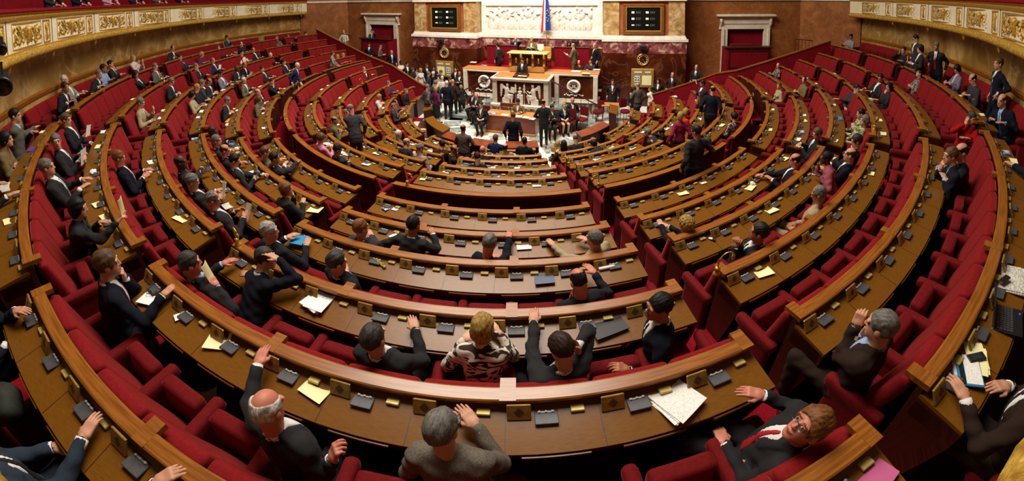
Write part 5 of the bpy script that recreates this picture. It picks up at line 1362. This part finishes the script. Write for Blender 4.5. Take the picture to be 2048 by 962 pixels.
SHEETS='''638 770 y .2 .15 -12;440 680 y .2 .16 25 c;362 437 y .26 .13 15;637 415 y .22 .19 20;196 409 y .17 .13 12;212 433 y .15 .1 10;84 262 y .16 .1 0;16 442 y .17 .1 10;1525 543 y .2 .16 -12;1538 418 y .2 .18 -10;1364 385 y .2 .17 -12;1402 363 w .13 .1 -8;1497 374 y .22 .2 10;1566 317 y .2 .17 -10;1741 347 y .14 .12 5;803 464 w .14 .24 -30;848 356 y .12 .16 10 c
640 600 w .21 .24 -8 s;1088 553 s .21 .25 2;1210 641 d .3 .27 12;1345 800 p .24 .28 25 S;304 593 w .2 .22 25;367 630 w .08 .13 -20;600 482 b .2 .2 20 s;1048 491 p .19 .16 3;782 410 l .12 .2 -20;793 416 w .1 .09 -5;300 340 n .25 .2 10;10 372 n .34 .22 20;1713 930 k .26 .22 10;2020 560 n .36 .26 10 S;1875 336 w .14 .2 -10;458 409 n .2 .2 0
735 327 w .2 .2 10;761 304 w .22 .18 10;670 286 n .42 .26 15;693 302 y .16 .2 10;695 309 w .2 .14 20;1073 368 w .16 .12 0;1091 346 w .18 .14 0;1034 334 w .14 .12 0;985 331 w .18 .16 5;995 347 l .13 .14 -5;1018 321 w .22 .08 0;981 305 w .2 .1 0;1032 306 w .16 .1 0;897 340 y .16 .14 -10;931 330 b .2 .16 0;1094 285 y .2 .16 0;1130 280 k .22 .14 0;1111 303 w .14 .12 0;1159 294 w .2 .16 0;1177 286 r .16 .12 0;1216 292 y .2 .16 0 ;1258 294 w .2 .16 0;1189 315 w .2 .16 10;1162 317 w .08 .1 10;1276 262 w .16 .18 0;1247 250 y .12 .1 0;1142 293 y .12 .14 30
265 197 w .18 .1 0;327 220 y .2 .12 0;316 227 r .22 .14 0;321 236 w .2 .12 0;405 222 w .24 .16 0;412 209 y .14 .1 0;398 234 w .16 .14 0;459 217 y .1 .1 0;477 221 w .16 .14 0;436 250 w .2 .1 0;455 240 o .3 .12 -15;389 277 l .14 .14 0;303 324 w .2 .14 10;464 288 b .2 .14 0;477 296 w .14 .12 0;508 345 p .2 .18 0;531 219 r .16 .08 0;527 226 w .14 .1 0;529 256 y .16 .14 0
209 263 w .2 .16 0;198 293 y .2 .14 0;66 297 v .24 .16 0;137 220 y .18 .1 0;183 186 w .1 .08 0;364 108 w .2 .1 0;381 107 w .14 .06 0;410 99 w .2 .08 0;455 137 w .24 .1 0;468 161 w .24 .2 0;458 168 w .2 .1 0;498 121 y .2 .1 0;508 117 w .16 .1 0;547 153 w .16 .08 0;557 184 y .2 .14 0;568 176 w .14 .1 0;443 179 w .22 .14 0;425 192 w .22 .14 0;510 172 w .24 .1 -10;356 190 w .22 .16 0;542 131 w .12 .08 0;546 108 w .1 .08 0
650 170 w .14 .1 0;639 178 y .2 .12 0;681 195 y .2 .14 0;699 177 w .12 .1 0;730 195 k .22 .1 0;728 203 y .14 .12 0;623 208 w .1 .08 0;618 231 l .16 .12 0;681 249 y .16 .14 0;738 251 w .12 .14 0;768 216 y .16 .14 0;738 292 w .14 .1 0;818 246 w .14 .12 0;812 227 y .14 .1 0;830 286 w .2 .16 0;828 299 w .14 .2 0;864 301 w .2 .16 0;876 284 w .14 .12 0;706 114 w .24 .1 0
1309 219 y .16 .14 0;1350 209 y .14 .1 0;1347 194 w .2 .16 0 s;1335 249 w .2 .16 0;1326 256 w .2 .12 0;1395 238 w .2 .16 0;1441 250 y .24 .2 0;1428 257 l .16 .14 0;1539 259 y .18 .14 0;1544 219 y .18 .14 0;1532 186 w .16 .08 0;1607 230 y .18 .14 0;1608 241 y .18 .14 20;1601 264 l .2 .18 0;1592 278 w .2 .16 0;1634 166 y .16 .12 0;1619 155 w .1 .08 0;1588 181 r .26 .14 0;1668 209 y .16 .1 0;1678 236 b .24 .16 0;1670 281 y .16 .12 0;1745 198 g .2 .12 0;1740 196 w .12 .12 0;1758 240 y .18 .14 0;1763 267 y .2 .2 0;1724 179 w .08 .1 0;1625 345 w .16 .14 0;1720 127 y .14 .14 0;1678 146 w .2 .1 0;1921 190 y .14 .1 0;1962 228 y .18 .14 0;2024 320 y .2 .16 0;2009 304 l .18 .16 0;1785 163 l .12 .08 0;1888 170 r .3 .16 0'''
for ln in SHEETS.replace('\n',';').split(';'):
    t=ln.split(); x,y=float(t[0]),float(t[1]); c=t[2]; f=t[6] if len(t)>6 else ''
    k,p,a=desk_at(x,y)
    o=sheet('newspaper' if c=='n' else ('folder' if c in 'bsrkvod' else 'paper_sheet'),float(t[3]),float(t[4]),PC[c],.004 if c not in 'bsd' else .008,.006 if c not in 'bsdrkvo' else .001,.05 if f=='c' else 0,n={'s':5,'S':4}.get(f,1))
    o.location=p.tolist(); o.rotation_euler=(-.115,0,a*D2R+float(t[5])*D2R+(rp_.random()-.5)*.25*(t[5]=='0'))
    o.rotation_mode='XYZ'
    st_=f in ('s','S') and c in 'pnw'; kind=('stack of ' if st_ else '')+('curled ' if f=='c' else '')+PN[c]+('s' if st_ else '')
    tag(o,near_label(kind,p,k,a),'paper' if c in 'wyplg' else ('newspaper' if c=='n' else 'folder'),'papers on the desks')
    if f=='s' and x==640:
        q=sheet('cover',float(t[3])*1.02,float(t[4])*1.02,PC['k'],.004,0); q.parent=o; q.location=(0.008,-.006,-.006)
def who(x,y):
    return min(PEOPLE,key=lambda q:np.linalg.norm(norm(q['head']-EYE)-norm(ray(x,y))))
def held(x,y,i,w,h,c,lab,cat='paper',up=.4,name='paper_sheet',lift=.07,n=1,yaw=0,fwd=.03):
    q=who(x,y); W,fd,nn=q['arms'][i]; palm=W+fd*.08; hv=norm(q['head']-palm)
    u=norm(np.array([0,0,1.])*up+fd*(1-up)); nrm=norm(hv-u*(hv@u)); xx=np.cross(u,nrm)
    o=sheet(name,w,h,PC[c],.003,.01,n=n); M=np.stack([xx,u,nrm],1)
    if yaw: M=M@rotz(yaw*D2R)
    o.matrix_world=Matrix([list(M[r])+[float((palm+u*lift-nrm*fwd*0)[r])] for r in range(3)]+[[0,0,0,1]])
    tag(o,lab,cat); return o
held(155,416,1,.09,.26,'y','long yellow sheet held up by the dark bobbed woman',up=.7,lift=.1,yaw=-25)
held(375,530,1,.1,.25,'y','long yellow sheet held upright by the dark grey-haired man',up=.95,lift=.06,yaw=-8)
held(108,283,1,.3,.24,'n','open newspaper held by the man looking up at the camera','newspaper',up=.8,name='newspaper',lift=.03)
held(129,239,1,.18,.22,'w','raised white sheet read by the man with the pale blue tie',up=.7)
held(421,400,1,.28,.24,'n','newspaper held open by the pink-faced grey-haired man','newspaper',name='newspaper',up=.5,lift=.02)
held(381,364,1,.2,.24,'w','white sheets held by the grey-haired man in glasses',up=.6,n=2)
held(467,320,1,.14,.22,'w','white sheet held up by the man stretching to the rail',up=.8)
held(425,121,1,.12,.18,'w','sheet held up by the man in bright blue suit',up=.8)
held(489,129,1,.16,.18,'w','folded paper held by the man in navy, third row left',up=.5)
held(280,205,1,.2,.16,'l','blue brochure read by the man in beige jacket','brochure',up=.5,name='brochure')
held(1842,97,1,.18,.13,'y','pale notebook raised by the standing woman in black','notebook',up=.9,name='notebook',n=3)
held(1393,134,0,.26,.2,'w','white folder carried by the man beyond the right barrier','folder',up=.7,name='folder',n=3)
held(1345,149,0,.16,.12,'w','white paper held by the man with the red tie at the barrier',up=.3)
held(1147,91,0,.2,.12,'w','white paper carried by the bald man in olive suit',up=.2)
held(487,160,1,.3,.1,'w','long sheet held by the white-haired man in olive jacket',up=.3)
# phones
def box_thing(name,x,y,d,m,lab,cat,rz=0,zoff=0,sub=None,row=None):
    k,p,a=desk_at(x,y); t=empty(name,p+np.array([0,0,.006+zoff]),a*D2R+rz); t.rotation_euler=(-.12,0,a*D2R+rz); tag(t,lab,cat)
    MB().bbox((0,0,d[2]/2),d,min(d)*.3).build('body',m,t)
    if sub: MB().bbox((0,sub[0],d[2]),(d[0]*.8,d[1]*sub[1],.002),.0008).build('screen',sub[2],t)
    return t
GLASSB=mat('phone_screen','#2c3038',rough=.1)
box_thing('mobile_phone',1302,455,(.09,.045,.012),BLACKP,'black mobile phone before the curly blond woman','phone',.1,0,(0,.7,GLASSB))
box_thing('mobile_phone',1421,478,(.045,.1,.012),BLACKP,'black and silver mobile phone on desk near fingertips-pressed man','phone',.5,0,(.01,.5,BTN))
box_thing('mobile_phone',1948,722,(.06,.12,.012),BLACKP,'black phone lying on the yellow pad by the blue folder','phone',.9,.03,(0,.6,GLASSB))
box_thing('mobile_phone',2000,565,(.05,.12,.012),BLACKP,'black phone lying on the newspapers at the right edge','phone',1.2,.03)
q=who(673,299); W,fd,nn=q['arms'][1]; t=empty('mobile_phone',W+fd*.1+np.array([0,0,.03])); tag(t,'black phone held by the dark-haired man checking it','phone'); MB().bbox((0,0,0),(.05,.1,.012),.004,rotx(.6)).build('body',BLACKP,t)
# blue folder with white print and yellow pad under the brown-suited hands
k,p,a=desk_at(1930,742)
t=empty('ring_folder',p+np.array([0,0,.004]),a*D2R+.55); t.rotation_euler=(-.1,0,a*D2R+.55); tag(t,'blue and black folder with white print under the brown-suited hands','folder')
MB().bbox((0,0,.008),(.25,.2,.016),.004).build('cover',PC['b'],t); MB().box((0,.03,.018),(.24,.03,.004)).build('band',BLACKP,t); MB().box((0,-.04,.018),(.23,.1,.004)).build('printed_page',PRINT,t); MB().box((0,.075,.018),(.24,.02,.004)).build('edge_strip',PAPER,t)
k,p,a=desk_at(1950,722); o=sheet('yellow_pad',.22,.13,YPAPER,.004,.004,n=5); o.location=(p+np.array([0,0,.006])).tolist(); o.rotation_euler=(-.1,0,a*D2R+.5); tag(o,'yellow pad beneath the black phone by the blue folder','notepad')
# laptop at the right edge
k,p,a=desk_at(2014,640); t=empty('laptop',p+np.array([0,0,.004]),a*D2R+.2); t.rotation_euler=(-.1,0,a*D2R+.2); tag(t,'open black laptop on the last desk row at the right edge','laptop')
MB().bbox((0,0,.01),(.3,.22,.02),.006).build('base',BLACKP,t); kb=MB()
for i in range(11):
    for j in range(5): kb.box((-.125+.025*i,-.03+.024*j,.022),(.02,.019,.004))
kb.build('key_pattern',GREYP,t); MB().bbox((0,.115,.11),(.3,.012,.2),.005,rotx(-.25)).build('screen',GLASSB,t); MB().lathe([(.006,0),(.006,.003)],10,(.09,-.09,.021)).build('status_light',mat('blue_led','#2030d0',emit='#3040ff',estr=3),t)
# spectacles lying on the white sheet
k,p,a=desk_at(306,590); t=empty('spectacles',p+np.array([0,0,.022]),a*D2R+.5); tag(t,'spectacles lying on a white sheet before the brown-haired man','glasses'); b=MB()
for s in (-1,1): b.tube([(s*.034+.026*math.cos(u),.02*math.sin(u),.01) for u in np.linspace(0,6.283,13)],.003,5,False)
b.build('rims',SILVER,t)
for s in (-1,1): MB().tube([(s*.06,0,.01),(s*.065,.07,.015),(s*.05,.13,.004)],.003,5).build('temple',SILVER,t)
# rolled paper
k,p,a=desk_at(1213,537); t=MB().tube([(-.09,0,.02),(.09,.005,.02)],.02,12).build('rolled_paper',PAPER,None,True); t.location=p.tolist(); t.rotation_euler=(0,0,a*D2R); tag(t,'rolled white paper beside the bowed balding man','paper')
# crumpled tissues
for x,y,lab in ((1497,366,'crumpled white tissues on yellow sheets beside the stretched navy arm'),(187,346,'crumpled white tissue on desk before the reddish-haired man')):
    k,p,a=desk_at(x,y); V,F=surf(lambda q:np.linalg.norm(q*np.array([1,1.2,1.9],f32),axis=1)-.055-.016*np.sin(q[:,0]*90)*np.sin(q[:,1]*80+1)-.012*np.sin(q[:,2]*120+q[:,0]*60),(-.1,-.08,-.05),(.1,.08,.06),.008)
    o=mesh('crumpled_tissue',V,F,[PAPER],None,False); o.location=(p+np.array([0,0,.025])).tolist(); tag(o,lab,'tissue')
# twisted yellow ribbon of paper
k,p,a=desk_at(767,520); b=MB(); V=[];F=[]
for i in range(13):
    for s in (-1,1): V.append((-.1+.2*i/12,s*.018,.02+.012*s*math.sin(i*1.6)))
for i in range(12): F.append((2*i,2*i+1,2*i+3,2*i+2))
b.add(V,F); o=b.build('paper_ribbon',mat('olive_paper','#a08c2c',rough=.6)); sm=o.modifiers.new('s','SOLIDIFY'); sm.thickness=.002; o.location=p.tolist(); o.rotation_euler=(0,0,a*D2R-.5); tag(o,'twisted olive yellow paper strip on an empty desk place','paper')
# papers dropped on the floor
for x,y,fz,lab in ((1722,436,FLOOR['B'],'crumpled printed sheet lying on the dark floor between benches'),(402,805,FLOOR['A'],'crumpled brown paper on the dark floor behind the bald man')):
    p=at_z(x,y,fz+.02); o=sheet('dropped_paper',.28,.2,PC['y'] if x<1000 else PC['p'],.003,.04,.1); o.location=p.tolist(); o.rotation_euler=(0,.1,.7); tag(o,lab,'paper')
# gooseneck brass reading lamps
LAMPS=[(475,490,'B',1,'tall brass gooseneck lamp beside the silver-haired man'),(821,364,'F',1,'brass gooseneck lamp on the bench back, centre left of the cross aisle'),(1197,374,'F',-1,'brass gooseneck lamp on the bench back, right of the central stair'),(1430,545,'B',1,'brass gooseneck lamp before the man with pressed fingertips'),(590,240,'F',1,'brass gooseneck lamp on the cross aisle by the red carpet steps'),(582,178,'F',1,'brass lamp on the cross aisle beside the standing man in blue'),(750,168,'H',1,'brass lamp between rows above the leaning grey-haired man'),(1500,200,'F',-1,'white-lit brass lamp at the right end of the cross aisle'),(1770,262,'B',1,'brass gooseneck lamp above two yellow sheets on the right'),(410,158,'A',1,'brass gooseneck lamp by the man resting his chin'),(1094,300,'K',1,'pair-mate brass lamp on the front desk beside the blond woman'),(1143,340,'H',-1,'slim brass lamp on the inner right bench corner'),(905,290,'J',1,'brass lamp behind the standing grey-suited man'),(535,125,'C',1,'slim gooseneck lamp beside the white-haired man in navy')]
for x,y,k,s,lab in LAMPS:
    p=at_z(x,y,RZ[k]+.005); a=ang(p); r=RAIL[k]; p=P(r,a,RZ[k])
    t=empty('gooseneck_lamp',p,a*D2R); tag(t,lab,'lamp')
    MB().lathe([(.034,0),(.036,.012),(.024,.022),(.02,.06),(.028,.07),(.028,.085),(.012,.095)],14).build('base',GILT,t,True)
    MB().tube([(0,0,.08),(0,0,.16)]+[(s*.075*(1-math.cos(u)),-.04*math.sin(u/2),.17+.1*math.sin(u)) for u in np.linspace(.1,2.5,10)],.0075,7).build('neck',GILT,t,True)
    MB().lathe([(.012,0),(.018,.02),(.016,.05),(.006,.06)],10,(s*.135,-.04,.17)).build('lamp_head',GILT,t,True)
# bags
def bag(name,p,r,m,lab,strap=True,M=None):
    t=empty(name,p); tag(t,lab,'bag'); V,F=surf(lambda q:sd_ell(q,(0,0,r[2]),r)-.012*np.sin(q[:,0]*25)*np.sin(q[:,2]*22+q[:,1]*18),-np.array([r[0],r[1],0])*1.3,np.array([r[0],r[1],2*r[2]])*1.3,max(r)*.09); mesh('body',V,F,[m],t,True)
    if strap: MB().tube([(-r[0]*.6,0,1.7*r[2])]+[(-r[0]*.6*math.cos(u),0,1.8*r[2]+r[2]*.9*math.sin(u)) for u in np.linspace(.2,2.9,8)],r[0]*.06,6).build('strap',m,t,True)
    return t
p=at_z(30,835,FLOOR['Z']+.46); bag('backpack',p,(.15,.12,.13),mat('dark_canvas','#1a1c17','#24261f',rough=.8,scale=30),'dark canvas backpack with loose straps on a red seat, bottom corner')
q=who(871,178); W,fd,nn=q['arms'][0]; bag('straw_handbag',W+np.array([0,-.06,-.34]),(.14,.08,.13),mat('straw','#b58d52','#d0ac70',rough=.8,scale=60),'round straw handbag hanging from the woman in purple')
q=who(841,140); W,fd,nn=q['arms'][0]; bag('orange_handbag',W+np.array([0,-.05,-.32]),(.11,.05,.12),mat('orange_leather','#b8401a',rough=.5),'orange handbag carried by the blond woman in pink')
k,p,a=desk_at(1537,138); p[2]+=.1; bag('black_handbag',p,(.11,.07,.09),BLACKP,'black handbag on the desk beside the black-haired floral woman')
# writing things on counter, rostrum, clerk table
for x,y,Y,z,w,h,c,n,lab in ((947,125,1.35,-1.225,.3,.2,'w',4,'pile of white books at the near end of the secretaries counter'),(968,131,1.25,-1.225,.3,.18,'l',2,'blue and white papers on the secretaries counter'),(1152,143,1.2,-1.225,.4,.22,'w',3,'white papers before the balding man at the counter'),(1172,147,1.2,-1.225,.34,.2,'y',2,'cream papers before the brown-haired man at the counter'),(1193,140,1.4,-1.225,.24,.2,'w',6,'stack of white papers at the counter end'),(985,226,-1.2,PIT+.76,.36,.2,'l',2,'blue printed sheets on the clerk table, empty chair side'),(1010,230,-1.2,PIT+.76,.3,.2,'y',2,'pale sheets before the clerk in tan'),(1036,233,-1.25,PIT+.76,.3,.2,'w',2,'white sheets under the hands of the clerk'),(1052,235,-1.25,PIT+.76,.24,.2,'y',2,'cream sheets beside the clerk'),(1064,238,-1.25,PIT+.76,.22,.16,'w',2,'white sheets at the table corner by the bald standing man'),(1045,152,.12,-1.2,.36,.2,'y',2,'speech pages on the reading board of the rostrum'),(1062,104,1.25,-.395,.4,.22,'w',2,'white papers on the presiding desk')):
    p=at_z(x,y,z); o=sheet('paper_sheet',w,h,PC[c],.004,.003,n=n); o.location=(p[0],p[1],z); o.rotation_euler=(0,0,(rp_.random()-.5)*.4); tag(o,lab,'paper')
p=at_y(1082,95,1.7); t=empty('monitor',(p[0],1.62,-.37)); tag(t,'small pale monitor on the presiding desk','monitor'); MB().bbox((0,0,.17),(.3,.04,.26),.01).build('screen',BTN,t); MB().box((0,0,.02),(.14,.12,.04)).build('base',BTN,t)
# carved rostrum front: two winged seated figures, a plinth with a bust and two standards
def fig(s):
    def fn(q):
        p=q.copy(); p[:,0]*=s; p[:,1]*=1.6
        d=sd_cone(p,(.05,0,.36),(.02,0,.62),.085,.1); d=smin(d,sd_ell(p,(.0,-.01,.82),(.06,.075,.075)),.03); d=smin(d,sd_cone(p,(.01,0,.68),(0,0,.77),.045,.04),.03)
        d=smin(d,sd_cone(p,(.04,0,.34),(-.2,-.03,.38),.085,.065),.03); d=smin(d,sd_cone(p,(-.2,-.03,.38),(-.17,-.02,.08),.06,.04),.02)
        d=smin(d,sd_cone(p,(.08,0,.3),(-.08,-.03,.27),.085,.065),.03); d=smin(d,sd_cone(p,(-.08,-.03,.27),(-.02,-.02,.06),.06,.04),.02)
        d=smin(d,sd_cone(p,(.02,-.02,.65),(-.12,-.05,.52),.04,.035),.02); d=smin(d,sd_cone(p,(-.12,-.05,.52),(-.22,-.06,.6),.035,.028),.015)
        d=smin(d,sd_cone(p,(.13,.02,.68),(.26,.02,.8),.07,.05),.03); d=smin(d,sd_cone(p,(.26,.02,.8),(.3,.02,.3),.075,.03),.03); d=smin(d,sd_box(p,(.08,.0,.13),(.16,.07,.13),.02),.03)
        return d-.008*np.sin(p[:,2]*70+p[:,0]*30)*(p[:,0]>.16)-.006*np.sin(p[:,0]*90+p[:,2]*40)*(p[:,2]<.36)
    return fn
for s in (1,-1):
    V,F=surf(fig(s),(-.42,-.14,0),(.42,.12,.95),.014); o=mesh('winged_figure',V,F,[WHITEM],ro,True); o.location=(.55*s,.03,.08)
    MB().lathe([(.02,.0),(.018,.5),(.05,.52),(.05,.58),(.02,.6),(.06,.68),(.03,.74),(.05,.8),(.01,.92)],10).build('standard',WHITEM,ro,True).location=(.19*s,.02,.08)
t_=MB().bbox((0,0,.22),(.26,.1,.44),.02).build('plinth_block',WHITEM,ro); t_.location=(0,.02,.08)
V,F=surf(lambda q:smin(smin(sd_ell(q,(0,0,.17),(.05,.05,.065)),sd_ell(q,(0,0,.03),(.1,.05,.06)),.04),sd_box(q,(0,0,-.04),(.06,.05,.03),.01),.02),(-.12,-.08,-.1),(.12,.08,.26),.012); o=mesh('bust',V,F,[WHITEM],ro,True); o.location=(0,.02,.6)
MB().bbox((0,0,0),(.02,.02,.4),.004,roty(-.7)).build('trumpet',WHITEM,ro).location=(.28,-.03,.62); MB().bbox((0,0,0),(.2,.02,.26),.01,roty(.25)).build('tablet',WHITEM,ro).location=(-.3,-.04,.7)
# people leaning on the gallery rail
for a,su,lab in ((-33,'K','dark-sleeved spectator leaning on the red gallery rail, leftmost'),(-38.5,'N','spectator in dark jacket with pale joined hands on the gallery rail'),(-45,'P','spectator with bare forearms resting on the red gallery rail'),(-51,'K','spectator in black with folded hands on the gallery rail'),(-57,'G','spectator in grey beside the one in black on the gallery rail'),(-63,'N','farthest spectator whose sleeves rest on the gallery rail')):
    r=balcR(a)+.5; q=P(r,a,0); person(0,0,'Q1.44','ds','p',su,'w','-','B','B',a,0,10,lab,'',pos=(q[0],q[1]))

GONE=('white sheet near the dark-haired man in olive jacket seen from behind, second','pink folder near the grey brown-haired man bent over the pink folder','white sheet near the grey brown-haired man bent over the pink folder','white sheet near the long black-haired woman in brown seen from behind','yellow sheet near the grey brown-haired man bent over the pink folder','white sheet on an empty desk, top row, outer left wedge','second white sheet on an empty desk, top row, outer left wedge','white sheet near the grey-haired man in dark suit turned in profile towards','white sheet near the man in navy suit holding a folded paper, third','yellow sheet near the balding man in black suit and open white shirt','white sheet near the balding man in black suit and open white shirt','white sheet near the man in black suit with hands on the desk','white sheet near the man in black suit with pale blue tie behind','white sheet on an empty desk, third row down, far left block','white sheet near the grey-haired man seated behind the bending bald man','second white sheet near the white-haired man in grey seen from behind near','white sheet near the blond woman in bright pink jacket at the upper','red cushioned chair behind the bald standing man at the table')
for o in [o for o in COL.objects if o.parent is None and o.get('label') in GONE]:
    for ch in list(o.children_recursive): bpy.data.objects.remove(ch)
    bpy.data.objects.remove(o)
build_seats(OCC,set())
# ================================================================== light
def area(name,loc,size,size_y,energy,color,rot=(0,0,0)):
    l=bpy.data.lights.new(name,'AREA'); l.shape='RECTANGLE'; l.size=size; l.size_y=size_y; l.energy=energy; l.color=color
    o=bpy.data.objects.new(name,l); COL.objects.link(o); o.location=loc; o.rotation_euler=rot; return o
area('skylight',(.3,-6.9,10.5),8,5,2050,(1,.92,.8))
area('ceiling_fill',(0,-1.8,10.0),9,6,1150,(1,.9,.76))  # broad fill light added to lift areas the skylight leaves dim
area('rostrum_fill',(0,-1.5,7.5),7,1.5,900,(1,.9,.76),(math.radians(35),0,0))  # unseen area light added to brighten the rostrum end
w=bpy.data.worlds.new('world'); SC.world=w; w.use_nodes=True; w.node_tree.nodes['Background'].inputs[0].default_value=(1,.82,.62,1); w.node_tree.nodes['Background'].inputs[1].default_value=.03
SC.view_settings.view_transform='Standard'; SC.view_settings.look='None'; SC.view_settings.gamma=1; SC.view_settings.exposure=0; SC.view_settings.use_curve_mapping=False
SC.cycles.max_bounces=5; SC.cycles.diffuse_bounces=3; SC.cycles.glossy_bounces=3
